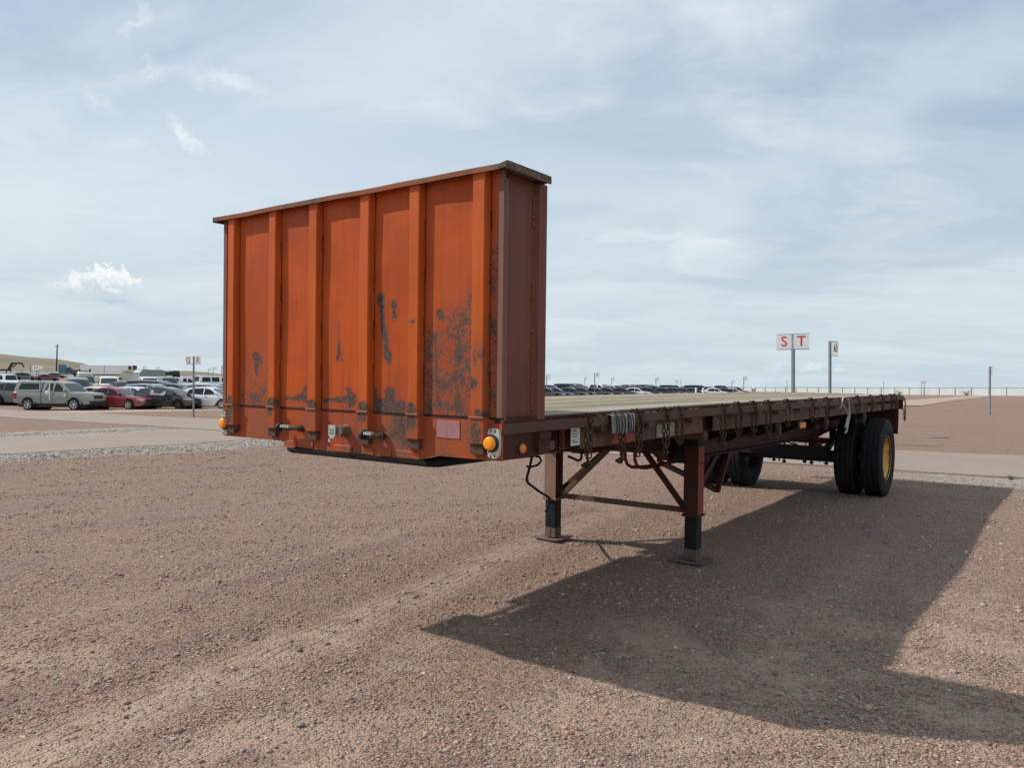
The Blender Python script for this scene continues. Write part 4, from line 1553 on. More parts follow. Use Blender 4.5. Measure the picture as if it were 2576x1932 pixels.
def tyre_mesh(R0, w):
    mb = MB()
    seg = 64
    grooves = [-0.33, -0.12, 0.12, 0.33]
    prof = [(R0*0.52, -w*0.36), (R0*0.60, -w*0.47), (R0*0.76, -w*0.50), (R0*0.90, -w*0.47), (R0*0.965, -w*0.425), (R0*0.982, -w*0.40)]
    xs_ = []
    for g in grooves:
        prof += [(R0*0.995, (g-0.018)*w), (R0*0.970, (g-0.016)*w), (R0*0.970, (g+0.016)*w), (R0*0.997, (g+0.018)*w)]
    prof += [(R0*0.982, w*0.40), (R0*0.965, w*0.425), (R0*0.90, w*0.47), (R0*0.76, w*0.50), (R0*0.60, w*0.47), (R0*0.52, w*0.36)]
    mb.lathe(prof, (0, 0, 0), 1, seg)
    # shoulder sipes
    for k in range(72):
        a = 2*math.pi*k/72
        c, s = math.cos(a), math.sin(a)
        for (y0, y1) in ((-0.405, -0.355), (0.355, 0.405)):
            r0, r1 = R0*0.984, R0*1.001
            t = 0.010/R0
            vs = []
            for rr_ in (r0, r1):
                for aa in (a-t, a+t):
                    for yy in (y0, y1):
                        vs.append((rr_*math.cos(aa), yy*w, rr_*math.sin(aa)))
            mb.add(vs, [(0, 1, 3, 2), (4, 6, 7, 5), (0, 4, 5, 1), (2, 3, 7, 6), (0, 2, 6, 4), (1, 5, 7, 3)])
    return mb.mesh("wheel", M['tyre'])


def rim_mesh(R0, w, sg, mat):
    mb = MB()
    r = R0*0.56
    prof = [(r, 0.36*w), (r*1.03, 0.41*w), (r*1.0, 0.42*w), (r*0.95, 0.36*w), (r*0.90, 0.20*w), (r*0.80, 0.02*w), (r*0.45, -0.06*w), (r*0.42, 0.10*w), (r*0.30, 0.12*w), (0.0, 0.13*w)]
    prof = [(a, b*sg) for a, b in prof]
    mb.lathe(prof, (0, 0, 0), 1, 40)
    for k in range(10):
        a = 2*math.pi*k/10
        mb.lathe([(0.0, sg*0.03), (0.014, sg*0.03), (0.016, -0.01*sg)], (r*0.62*math.cos(a), -0.01*w*sg, r*0.62*math.sin(a)), 1, 6)
    return mb.mesh("rim", mat)


tm = tyre_mesh(RW, 0.285)
for (yc, sg, has) in ((0.045, -1, True), (0.405, 1, False), (2.02, -1, False), (2.485, 1, True)):
    o = inst("wheel", tm, tr, (XW, yc, RW+gz(XW, yc)))
    inst("rim", rim_mesh(RW, 0.285, sg, M['yellow' if has else 'steelrim']), o)
for yb, xx in ((1.50, 9.0), (1.05, 9.05), (0.92, 8.95), (1.30, 8.86), (0.72, 9.0)):
    mb = MB()
    mb.lathe([(0.0, 0.0), (0.028, 0.0), (0.028, 0.035), (0.014, 0.035), (0.014, 0.10), (0.0, 0.10)], (xx, yb, 0.375), 2, 8)
    mb.build("u_bolt", M['blacksteel'], tr)
for k, yb in enumerate((1.12, 1.30, 1.55)):
    mb = MB()
    mb.tube([(7.7, yb, 0.95), (8.1, yb+0.05, 0.80), (8.5, yb-0.04, 0.70+0.03*k), (8.9, yb, 0.66)], 0.011, 6)
    mb.build("air_hose", M['rubber'], tr)
# mud flaps
for yy in (0.02, 1.90):
    mb = MB()
    vs, fs = [], []
    n = 10
    for i in range(n+1):
        z = 1.19-0.40*i/n
        xo = 10.52+0.015*math.sin(i*0.6)
        for y in (yy, yy+0.52):
            vs += [(xo, y, z), (xo+0.010, y, z)]
    for i in range(n):
        a = i*4
        fs += [(a, a+2, a+6, a+4), (a+1, a+5, a+7, a+3), (a, a+4, a+5, a+1), (a+2, a+3, a+7, a+6)]
    mb.add(vs, fs)
    mb.build("mud_flap", M['frame'], tr)
mb = MB()
for y in (0.35, 2.09):
    mb.box(10.60, 10.68, y-0.03, y+0.03, 0.62, 1.20)
mb.box(10.60, 10.68, 0.30, 2.14, 0.56, 0.66)
mb.build("rear_guard", M['frame'], tr)

# ------------------------------------------------------------------ things hung on the rub rail
TM = tr.matrix_world


def link_mesh_add(mb, c, along, side, ln=0.050, wd=0.036, r=0.0050):
    along = Vector(along).normalized()
    side = Vector(side).normalized()
    pts = []
    hw, hl = wd/2-r, ln/2-r
    st = hl-hw
    for k in range(12):
        a = 2*math.pi*k/12
        pts.append(Vector(c)+side*(hw*math.cos(a))+along*(hw*math.sin(a)+math.copysign(st, math.sin(a)+1e-9)))
    mb.tube(pts, r, 5, closed=True)


def strand(mb, pts, turn=0):
    # walk along the path dropping links every 3.05 cm, each turned against the last
    pts = [Vector(p) for p in pts]
    seg = [(b-a).length for a, b in zip(pts[:-1], pts[1:])]
    tot = sum(seg)
    d, k = 0.012, turn
    while d < tot-0.01:
        t, i = d, 0
        while t > seg[i]:
            t -= seg[i]
            i += 1
        dirv = (pts[i+1]-pts[i]).normalized()
        c = pts[i]+dirv*t
        s1 = dirv.cross(Vector((0, 1, 0)))
        if s1.length < 0.2:
            s1 = dirv.cross(Vector((1, 0, 0)))
        s1.normalize()
        s2 = dirv.cross(s1)
        a = R(35 if k % 2 else -50)
        link_mesh_add(mb, c, dirv, s1*math.cos(a)+s2*math.sin(a))
        d += 0.0345
        k += 1


# x of the left strand, x of the right strand, bottom z, top z, what sets it apart
CH = [(0.805, 0.850, 1.130, 1.40, "rusty chain looped over the rub rail in front of the white label", 1),
      (1.225, 1.270, 1.125, 1.40, "rusty chain hanging out from under the folded grey tarp", 1),
      (1.455, 1.505, 1.120, 1.41, "rusty chain hanging double just right of the folded tarp", 0),
      (1.865, 1.925, 1.118, 1.41, "rusty chain hanging in front of the pale patch, left one of the two", 1),
      (2.080, 2.165, 1.140, 1.41, "rusty chain hanging in front of the pale patch, right one of the two", 0),
      (2.930, 3.010, 1.110, 1.41, "rusty chain on the first rail bracket behind the near landing leg", 1),
      (3.270, 3.370, 1.130, 1.42, "rusty chain hanging second behind the near landing leg", 0),
      (3.650, 3.750, 1.140, 1.42, "rusty chain hanging third behind the near landing leg", 1),
      (4.040, 4.150, 1.095, 1.42, "long rusty chain beside the first strap winch", 1),
      (4.630, 4.730, 1.160, 1.42, "rusty chain hanging over the first strap winch before the amber marker", 0),
      (5.480, 5.570, 1.190, 1.42, "rusty chain hanging just behind the amber side marker", 0),
      (6.100, 6.190, 1.200, 1.42, "rusty chain between the amber marker and the pale rope", 0),
      (7.520, 7.680, 1.215, 1.42, "rusty chain hanging first behind the pale rope", 0),
      (8.330, 8.450, 1.225, 1.42, "rusty chain hanging over the last strap winch above the front of the tyres", 0),
      (9.060, 9.140, 1.205, 1.42, "rusty chain hanging above the middle of the near tyres", 0),
      (9.690, 9.780, 1.210, 1.42, "rusty chain hanging third from the rear corner of the deck", 0),
      (10.02, 10.10, 1.215, 1.42, "rusty chain hanging second from the rear corner of the deck", 0)]
for (xa, xb, zb, zt, lab, cluster) in CH:
    mb = MB()
    zt += camber(xa)*0.6
    # left strand starts under the rail, right strand goes over it
    strand(mb, [(xa, 0.030, zt-0.05), (xa-0.002, -0.018, 1.32), (xa+0.004, -0.020, (zb+1.30)/2), ((xa*0.75+xb*0.25), -0.022, zb+0.03), ((xa+xb)/2, -0.022, zb)])
    strand(mb, [(xb-0.02, 0.025, zt-0.005), (xb-0.01, 0.0, zt+0.016), (xb, -0.022, zt-0.01), (xb+0.002, -0.026, 1.34), (xb+0.002, -0.022, (zb+1.30)/2), (xb*0.8+xa*0.2, -0.022, zb+0.03), ((xa+xb)/2, -0.024, zb+0.01)], 1)
    if cluster:
        for k in range(5):
            link_mesh_add(mb, ((xa+xb)/2+0.018*math.sin(k*2.3), -0.022+0.006*k % 3, zb-0.006*k), (math.cos(k), 0.3, math.sin(k*1.7)), (math.sin(k*1.2), 1, 0.2))
        mb.tube([((xa+xb)/2-0.03, -0.02, zb), ((xa+xb)/2+0.03, -0.02, zb-0.012), ((xa+xb)/2+0.045, -0.02, zb-0.002)], 0.008, 6)
    # hook end lying on the rail
    mb.tube([(xb-0.075, 0.02, zt+0.004), (xb-0.07, 0.01, zt+0.018), (xb-0.04, 0.004, zt+0.010), (xb-0.015, -0.004, zt+0.013)], 0.005, 6)
    o = mb.build("chain", M['chain'])
    o.matrix_world = TM
    tag(o, lab, "chain", "rusty chains hung over the rub rail")
# chain hanging from the very corner, seen against the dirt
mb = MB()
strand(mb, [(10.78, -0.02, 1.36), (10.80, -0.03, 1.28), (10.80, -0.03, 1.12), (10.79, -0.03, 1.04), (10.765, -0.03, 1.00), (10.735, -0.03, 1.01), (10.72, -0.03, 1.06), (10.72, -0.02, 1.2)])
o = mb.build("chain", M['chain'])
o.matrix_world = TM
tag(o, "long rusty chain looped from the rear corner of the deck", "chain", "rusty chains hung over the rub rail")

# folded tarp held by black cords
tp = empty("folded_tarp")
tp.matrix_world = TM @ Matrix.Translation((1.25, 0, 1.35))
tag(tp, "folded grey tarp tied with black cords over the rub rail", "tarp")


def cloth(x0, x1, z0, z1, seed, mat):
    mb = MB()
    mb.smooth = True
    n, m_ = 30, 14
    vs, fs = [], []
    for i in range(n+1):
        for j in range(m_+1):
            t = j/m_
            x = x0+(x1-x0)*i/n
            if t < 0.2:
                yy = 0.02-0.05*(t/0.2)
                z = z1+0.006*math.sin(t/0.2*math.pi)
            else:
                yy = -0.030
                z = z1+(z0-z1)*(t-0.2)/0.8
            yy -= 0.010*abs(math.sin(x*52+seed+0.7*math.sin(z*20)))*(0.4+t)+0.006*noise.noise(Vector((x*30, z*14, seed)))
            vs.append((x-1.25, yy, z-1.35+0.004*math.sin(x*70+seed)*t))
    for i in range(n):
        for j in range(m_):
            a = i*(m_+1)+j
            fs.append((a, a+1, a+m_+2, a+m_+1))
    k = len(vs)
    vs += [(p[0], p[1]+0.006, p[2]) for p in vs]
    fs += [tuple(q+k for q in f[::-1]) for f in list(fs)]
    mb.add(vs, fs)
    return mb


cloth(1.088, 1.300, 1.288, 1.402, 0.4, None).build("cloth", M['tarp'], tp)
cloth(1.302, 1.400, 1.300, 1.404, 2.4, None).build("cloth", M['tarp2'], tp)
for (xx, dx_) in ((1.125, 0.02), (1.155, -0.012), (1.195, 0.015), (1.235, -0.004), (1.285, 0.018), (1.315, -0.014), (1.345, 0.012)):
    mb = MB()
    mb.tube([(xx-1.25+dx_, 0.0, 0.066), (xx-1.25+dx_*0.6, -0.040, 0.056), (xx-1.25, -0.050, 0.02), (xx-1.25+0.004, -0.052, -0.03), (xx-1.25, -0.046, -0.066)], 0.0042, 6)
    mb.build("cord", M['cord'], tp)
# rope
mb = MB()
mb.smooth = True
mb.tube([(6.80, 0.0, 1.30), (6.84, -0.01, 1.39), (6.90, -0.01, 1.428), (6.97, -0.02, 1.432), (7.04, -0.03, 1.40), (7.09, -0.03, 1.33), (7.11, -0.03, 1.25), (7.11, -0.035, 1.195), (7.07, -0.035, 1.15), (7.02, -0.035, 1.08), (6.955, -0.035, 1.003), (6.91, -0.035, 0.998)], 0.012, 8)
mb.tube([(6.86, -0.02, 1.34), (6.94, -0.03, 1.28), (7.06, -0.03, 1.21), (7.12, -0.03, 1.19)], 0.011, 8)
mb.tube([(7.05, -0.03, 1.19), (7.0, -0.03, 1.12), (6.94, -0.03, 1.06)], 0.015, 8)
o = mb.build("rope", M['rope'])
o.matrix_world = TM
tag(o, "frayed pale rope knotted over the rub rail before the tyres", "rope")

# ------------------------------------------------------------------ vehicles


def paint(name, c, rough=0.28, coat=1.0, metal=0.0, dirt=0.16):
    mt, T, bs = new_mat(name)
    co = T.node('ShaderNodeTexCoord').outputs['Object']
    x, y, z = T.xyz(co)
    n = T.noise(co, 3.0, 6, 0.6)
    k = T.m('MULTIPLY', T.smooth(T.m('ADD', z, T.m('MULTIPLY', n, 0.5)), 1.0, 0.3), dirt*1.6)
    cc = T.mix(k, c, (0.22, 0.16, 0.12))
    cc = T.mix(T.m('MULTIPLY', T.smooth(n, 0.4, 0.7), dirt*0.5), cc, (0.25, 0.21, 0.18))
    T.put(bs.inputs['Base Color'], cc)
    T.put(bs.inputs['Roughness'], T.m('ADD', rough, T.m('MULTIPLY', k, 0.5), clamp=True))
    bs.inputs['Metallic'].default_value = metal
    bs.inputs['Coat Weight'].default_value = coat
    bs.inputs['Coat Roughness'].default_value = 0.08
    return mt


PC = {
    'sage': paint("sage_grey_paint", (0.25, 0.285, 0.25)),
    'slate': paint("slate_paint", (0.085, 0.11, 0.12)),
    'white': paint("white_car_paint", (0.84, 0.85, 0.86), dirt=0.08),
    'cream': paint("cream_car_paint", (0.52, 0.49, 0.40)),
    'red': paint("dark_red_paint", (0.27, 0.015, 0.025)),
    'maroon': paint("maroon_paint", (0.13, 0.015, 0.025)),
    'black': paint("black_car_paint", (0.012, 0.013, 0.016)),
    'navy': paint("navy_paint", (0.014, 0.022, 0.055)),
    'blue': paint("blue_paint", (0.02, 0.06, 0.20)),
    'silver': paint("silver_paint", (0.36, 0.38, 0.40), 0.3, 1.0, 0.4),
    'grey': paint("grey_car_paint", (0.06, 0.065, 0.072), 0.3, 1.0, 0.3),
    'teal': paint("dark_green_paint", (0.03, 0.055, 0.055)),
    'tan': paint("tan_paint", (0.34, 0.30, 0.20)),
    'green': paint("pale_green_paint", (0.16, 0.21, 0.17)),
    'bluecab': paint("blue_truck_paint", (0.02, 0.11, 0.19)),
    'brown': paint("red_brown_paint", (0.12, 0.03, 0.025)),
}

# lower body stations: x, z bottom, z top (hood, belt, deck), half width.  greenhouse outlines: list of (x, z)
KIND = {
    'sedan': dict(H=1.45, belt=0.93, wb=(1.38, -1.38), R=0.33, W=0.90,
                  body=[(2.36, .40, .58, .60), (2.30, .30, .68, .74), (2.05, .22, .76, .84), (1.60, .20, .84, .89), (0.95, .19, .93, .90), (0.0, .19, .935, .90),
                        (-1.2, .19, .97, .90), (-1.75, .20, 1.03, .88), (-2.15, .24, 1.03, .84), (-2.32, .34, .92, .76), (-2.36, .42, .70, .66)],
                  gh=[[(1.08, .92), (0.30, 1.36), (-0.05, 1.445), (-0.60, 1.45), (-1.15, 1.36), (-1.80, 1.02)]],
                  win=[[(0.80, .965), (0.22, 1.30), (-0.12, 1.36), (-0.12, .965)], [(-0.18, .965), (-0.18, 1.37), (-0.62, 1.37), (-1.05, 1.28), (-1.28, 1.02)]]),
    'hatch': dict(H=1.48, belt=0.95, wb=(1.27, -1.27), R=0.32, W=0.87,
                  body=[(2.03, .38, .60, .58), (1.96, .28, .72, .74), (1.65, .21, .84, .84), (1.15, .20, .95, .87), (0.0, .19, .96, .87), (-1.1, .19, 1.0, .87),
                        (-1.75, .22, 1.02, .84), (-1.98, .32, .98, .78), (-2.03, .42, .72, .70)],
                  gh=[[(1.28, .94), (0.42, 1.39), (0.05, 1.47), (-0.6, 1.48), (-1.35, 1.42), (-1.93, 1.04)]],
                  win=[[(0.92, .99), (0.34, 1.34), (0.0, 1.395), (-0.06, .99)], [(-0.12, .99), (-0.10, 1.40), (-0.75, 1.39), (-1.15, 1.31), (-1.32, 1.06)]]),
    'liftback': dict(H=1.49, belt=0.96, wb=(1.35, -1.35), R=0.32, W=0.88,
                     body=[(2.24, .38, .56, .55), (2.15, .28, .68, .74), (1.85, .21, .80, .84), (1.25, .20, .93, .88), (0.0, .19, .97, .88), (-1.2, .19, 1.03, .88),
                           (-1.9, .22, 1.08, .84), (-2.18, .32, 1.06, .78), (-2.24, .42, .76, .70)],
                     gh=[[(1.45, .92), (0.62, 1.34), (0.1, 1.47), (-0.35, 1.49), (-1.1, 1.42), (-2.12, 1.09)]],
                     win=[[(1.0, 1.0), (0.50, 1.27), (0.08, 1.385), (0.02, 1.0)], [(-0.04, 1.0), (-0.02, 1.395), (-0.45, 1.39), (-0.95, 1.30), (-1.30, 1.10)]]),
    'suv': dict(H=1.70, belt=1.05, wb=(1.36, -1.36), R=0.36, W=0.92,
                body=[(2.33, .45, .70, .62), (2.28, .32, .86, .78), (2.0, .26, .98, .86), (1.55, .25, 1.04, .91), (1.05, .24, 1.07, .92), (-1.0, .24, 1.08, .92),
                      (-1.9, .26, 1.10, .90), (-2.25, .34, 1.08, .84), (-2.33, .44, .90, .78)],
                gh=[[(1.15, 1.05), (0.52, 1.57), (0.15, 1.67), (-0.8, 1.70), (-1.7, 1.64), (-2.22, 1.10)]],
                win=[[(0.86, 1.10), (0.42, 1.51), (0.10, 1.58), (-0.02, 1.10)], [(-0.08, 1.10), (-0.05, 1.59), (-0.85, 1.60), (-0.92, 1.10)], [(-0.98, 1.12), (-0.93, 1.59), (-1.50, 1.55), (-1.80, 1.20)]]),
    'bigsuv': dict(H=1.93, belt=1.20, wb=(1.5, -1.5), R=0.40, W=0.99,
                   body=[(2.6, .5, .85, .75), (2.55, .38, 1.02, .88), (2.2, .33, 1.12, .95), (1.3, .30, 1.17, .99), (-1.2, .30, 1.20, .99), (-2.3, .34, 1.20, .97), (-2.58, .42, 1.18, .92), (-2.62, .5, .95, .88)],
                   gh=[[(1.35, 1.17), (0.80, 1.78), (0.45, 1.88), (-1.0, 1.93), (-2.2, 1.88), (-2.55, 1.20)]],
                   win=[[(1.08, 1.24), (0.70, 1.70), (0.35, 1.79), (0.10, 1.24)], [(0.04, 1.24), (0.04, 1.80), (-0.95, 1.82), (-0.98, 1.24)], [(-1.04, 1.24), (-1.02, 1.82), (-2.05, 1.79), (-2.28, 1.24)]]),
    'pickup': dict(H=1.82, belt=1.15, wb=(1.61, -1.61), R=0.385, W=0.93,
                   body=[(2.66, .52, .80, .66), (2.60, .40, 1.00, .80), (2.45, .36, 1.10, .87), (2.0, .42, 1.15, .91), (1.2, .42, 1.17, .93), (0.0, .42, 1.17, .93), (-0.72, .42, 1.17, .93),
                         (-2.55, .46, 1.20, .93), (-2.64, .50, 1.18, .90)],
                   gh=[[(1.35, 1.15), (0.66, 1.73), (0.35, 1.81), (-0.25, 1.82), (-0.52, 1.76), (-0.66, 1.17)]],
                   win=[[(1.05, 1.20), (0.50, 1.66), (0.28, 1.71), (0.16, 1.20)], [(0.08, 1.24), (0.08, 1.71), (-0.30, 1.71), (-0.44, 1.26)]]),
    'topper': dict(H=1.83, belt=1.15, wb=(1.61, -1.61), R=0.385, W=0.93,
                   body=[(2.66, .52, .80, .66), (2.60, .40, 1.00, .80), (2.45, .36, 1.10, .87), (2.0, .42, 1.15, .91), (1.2, .42, 1.17, .93), (0.0, .42, 1.17, .93), (-0.72, .42, 1.17, .93),
                         (-2.55, .46, 1.20, .93), (-2.64, .50, 1.18, .90)],
                   gh=[[(1.35, 1.15), (0.66, 1.73), (0.35, 1.81), (-0.25, 1.82), (-0.60, 1.79), (-0.64, 1.17)],
                       [(-0.70, 1.17), (-0.70, 1.80), (-0.78, 1.835), (-2.35, 1.86), (-2.46, 1.82), (-2.62, 1.19)]],
                   win=[[(1.05, 1.20), (0.50, 1.66), (0.28, 1.71), (0.16, 1.20)], [(0.08, 1.24), (0.08, 1.71), (-0.30, 1.71), (-0.44, 1.26)],
                        [(-0.86, 1.32), (-0.94, 1.70), (-2.20, 1.72), (-2.36, 1.32)]]),
    'crew': dict(H=1.90, belt=1.20, wb=(1.85, -1.85), R=0.41, W=1.0,
                 body=[(2.95, .55, .90, .80), (2.90, .42, 1.12, .90), (2.6, .40, 1.20, .97), (1.5, .42, 1.22, 1.0), (-1.0, .42, 1.22, 1.0), (-2.85, .48, 1.26, 1.0), (-2.93, .52, 1.24, .97)],
                 gh=[[(1.55, 1.20), (0.95, 1.80), (0.6, 1.89), (-0.6, 1.90), (-0.95, 1.84), (-1.08, 1.22)]],
                 win=[[(1.25, 1.26), (0.80, 1.72), (0.52, 1.78), (0.38, 1.26)], [(0.30, 1.26), (0.30, 1.79), (-0.62, 1.78), (-0.85, 1.28)]]),
    'van': dict(H=2.05, belt=1.18, wb=(1.75, -1.7), R=0.37, W=1.0,
                body=[(2.75, .5, .80, .74), (2.70, .38, 1.0, .88), (2.35, .33, 1.12, .96), (1.9, .32, 1.17, 1.0), (-2.4, .32, 1.20, 1.0), (-2.68, .4, 1.18, .97), (-2.72, .5, 1.0, .93)],
                gh=[[(2.0, 1.16), (1.30, 1.92), (1.0, 2.02), (-1.0, 2.05), (-2.4, 2.02), (-2.66, 1.20)]],
                win=[[(1.60, 1.24), (1.14, 1.80), (0.80, 1.84), (0.72, 1.24)], [(0.40, 1.24), (0.40, 1.86), (-0.75, 1.87), (-0.75, 1.24)], [(-0.95, 1.24), (-0.95, 1.87), (-2.1, 1.86), (-2.3, 1.24)]]),
}
for _k in KIND.values():
    _k['x0'] = _k['body'][0][0]


def half_y(K, z):
    """half width of the greenhouse side at height z"""
    t = (z-K['belt'])/(K['H']-K['belt'])
    return K['W']*0.955-t*K['W']*0.20


def add_wheel(mb, c, Rr, w, sg):
    prof = [(Rr*0.66, w*0.42), (Rr*0.72, w*0.50), (Rr*0.90, w*0.48), (Rr*0.99, w*0.36), (Rr, 0), (Rr*0.99, -w*0.36), (Rr*0.9, -w*0.48), (Rr*0.5, -w*0.48), (0.0, -w*0.4)]
    mb.lathe([(a, b*sg) for a, b in prof], c, 1, 22)


def rim_add(mb, c, Rr, w, sg, spokes):
    mb.lathe([(Rr*0.66, w*0.42*sg), (Rr*0.69, w*0.47*sg), (Rr*0.62, w*0.40*sg), (Rr*0.60, w*0.10*sg)], c, 1, 22)
    mb.lathe([(0.0, w*0.38*sg), (Rr*0.12, w*0.38*sg), (Rr*0.17, w*0.30*sg), (Rr*0.17, w*0.12*sg)], c, 1, 10)
    for k in range(spokes):
        a = 2*math.pi*k/spokes+0.3
        ca, sa = math.cos(a), math.sin(a)
        p = (c[0]+Rr*0.10*ca, c[1]+w*0.30*sg, c[2]+Rr*0.10*sa)
        q = (c[0]+Rr*0.63*ca, c[1]+w*0.37*sg, c[2]+Rr*0.63*sa)
        mb.bar(p, q, w*0.12, Rr*0.17, (-sa, 0, ca))


def body_shape(K):
    mb = MB()
    mb.smooth = True
    st = K['body']
    # denser stations
    pts = []
    for a, b in zip(st[:-1], st[1:]):
        n = max(1, int(abs(a[0]-b[0])/0.22))
        for i in range(n):
            t = i/n
            pts.append(tuple(a[q]*(1-t)+b[q]*t for q in range(4)))
    pts.append(st[-1])
    rings = []
    Rw = K['R']
    for (x, zb, zt, w) in pts:
        zb2 = zb
        for xw in K['wb']:
            dxw = abs(x-xw)
            ra = Rw*1.20
            if dxw < ra:
                zb2 = max(zb2, min(zt-0.12, Rw+math.sqrt(ra*ra-dxw*dxw)))
        zm = zb+(zt-zb)*0.55
        zs = zb2 if zb2 < zm else zb2
        half = [(0.0, zb2 if zb2 > zb else zb), (w*0.80, zs), (w*0.965, max(zs+0.01, zb+0.02)), (w*0.99, max(zs+0.02, zb+(zt-zb)*0.35)), (w, max(zs+0.03, zm)),
                (w*0.985, max(zs+0.05, zt-0.11)), (w*0.955, zt-0.03), (w*0.90, zt), (w*0.5, zt+0.015), (0.0, zt+0.02)]
        ring = [(x, y, z) for y, z in half]+[(x, -y, z) for y, z in half[-2:0:-1]]
        rings.append(ring)
    m = len(rings[0])
    vs = [p for r_ in rings for p in r_]
    fs = []
    for i in range(len(rings)-1):
        for k in range(m):
            l = (k+1) % m
            fs.append((i*m+k, i*m+l, (i+1)*m+l, (i+1)*m+k))
    fs += [list(range(m)), [(len(rings)-1)*m+k for k in range(m)][::-1]]
    mb.add(vs, fs)
    # greenhouses
    for g in K['gh']:
        vs, fs = [], []
        n = len(g)
        for (x, z) in g:
            y = half_y(K, z)
            vs += [(x, y, z), (x, y*0.84, z+(0.022 if z > K['belt']+0.3 else 0)), (x, 0, z+(0.035 if z > K['belt']+0.3 else 0.01)), (x, -y*0.84, z+(0.022 if z > K['belt']+0.3 else 0)), (x, -y, z)]
        for i in range(n-1):
            for k in range(4):
                fs.append((i*5+k, i*5+k+1, (i+1)*5+k+1, (i+1)*5+k))
        fs.append([i*5 for i in range(n)])
        fs.append([i*5+4 for i in range(n)][::-1])
        mb.add(vs, fs)
    return mb


def side_win(K, poly, s, off=0.006):
    vs = [(x, s*(half_y(K, z)+off), z) for x, z in poly]
    vs2 = [(x, s*(half_y(K, z)-0.01), z) for x, z in poly]
    n = len(poly)
    fs = [list(range(n))]+[(i, (i+1) % n, n+(i+1) % n, n+i) for i in range(n)]
    return vs+vs2, fs


def screen(K, g, front, off=0.012):
    a, b = (g[0], g[1]) if front else (g[-1], g[-2])
    d = Vector((b[0]-a[0], 0, b[1]-a[1]))
    nrm = Vector((d.z, 0, -d.x)).normalized()
    if (nrm.x < 0) == front:
        nrm = -nrm
    vs = []
    for t in (0.06, 0.90):
        x, z = a[0]+(b[0]-a[0])*t, a[1]+(b[1]-a[1])*t
        y = half_y(K, z)*0.88
        zz = 0.02*t
        for yy, e in ((y, 0), (y*0.5, 0.018*t), (-y*0.5, 0.018*t), (-y, 0)):
            vs.append((x+nrm.x*off, yy, z+nrm.z*off+zz+e))
    return vs, [(0, 1, 5, 4), (1, 2, 6, 5), (2, 3, 7, 6)]


cache = {}


def car_meshes(kind):
    if kind in cache:
        return cache[kind]
    K = KIND[kind]
    d = {}
    x0, x1 = K['body'][0][0], K['body'][-1][0]
    d['wins'] = []
    for s in (1, -1):
        for w in K['win']:
            mb = MB()
            mb.add(*side_win(K, w, s))
            d['wins'].append(mb)
    d['ws'] = MB()
    d['ws'].add(*screen(K, K['gh'][0], True))
    d['rw'] = MB()
    d['rw'].add(*screen(K, K['gh'][-1], False))
    zt = K['body'][2][2]
    lampz = zt-0.14 if kind not in ('pickup', 'topper', 'crew', 'van', 'bigsuv') else zt-0.20
    d['lamps'] = []
    for s in (1, -1):
        b1, b2 = K['body'][1], K['body'][2]
        mb = MB()
        y1, y2 = b1[3]+0.008, b2[3]+0.008
        xa, xb = b1[0]+0.02, b2[0]-0.10
        mb.add([(b1[0]+0.035, s*y1*0.66, lampz-0.07), (b1[0]+0.035, s*y1*0.66, lampz+0.05), (xa, s*y1, lampz-0.06), (xa, s*y1, lampz+0.07), (xb, s*(y2+0.004), lampz+0.0), (xb, s*(y2+0.004), lampz+0.10)],
               [(0, 1, 3, 2), (2, 3, 5, 4)])
        d['lamps'].append(mb)
    d['tails'] = []
    bz = K['belt']-0.10
    for s in (1, -1):
        xe = K['body'][-1][0]
        wq = K['body'][-2][3]
        mb = MB()
        up_ = 0.30 if kind in ('pickup', 'topper', 'crew', 'van', 'bigsuv', 'suv') else 0.12
        mb.box(xe-0.012, xe+0.24, s*(wq-0.10), s*(wq+0.022+0.02*(kind in ('topper', 'pickup'))), bz-up_, bz+0.06, ch=0.012)
        d['tails'].append(mb)
    mb = MB()
    mb.box(x0-0.10, x0+0.008, -0.42, 0.42, lampz-0.16, lampz+0.04, ch=0.01)
    mb.box(x0-0.12, x0+0.012, -0.60, 0.60, 0.36, 0.46, ch=0.01)
    d['grille'] = mb
    mb = MB()
    mb.box(x1+0.25, x0-0.35, -K['W']*0.80, K['W']*0.80, 0.20, 0.42)
    for xw in K['wb']:
        mb.lathe([(0.0, 0.0), (K['R']*1.16, 0.0), (K['R']*1.16, -K['W']*1.66), (0.0, -K['W']*1.66)], (xw, K['W']*0.83, K['R']+0.02), 1, 20)
    d['under'] = mb
    d['mirrors'] = []
    g0 = K['gh'][0]
    xm = g0[0][0]*0.45+g0[1][0]*0.55
    for s in (1, -1):
        mb = MB()
        yy = half_y(K, K['belt']+0.1)
        mb.box(xm-0.02, xm+0.12, s*yy, s*(yy+0.19), K['belt']+0.05, K['belt']+0.19, ch=0.03)
        d['mirrors'].append(mb)
    cache[kind] = d
    return d


mesh_cache = {}


def M_(key, fn):
    if key not in mesh_cache:
        mesh_cache[key] = fn()
    return mesh_cache[key]


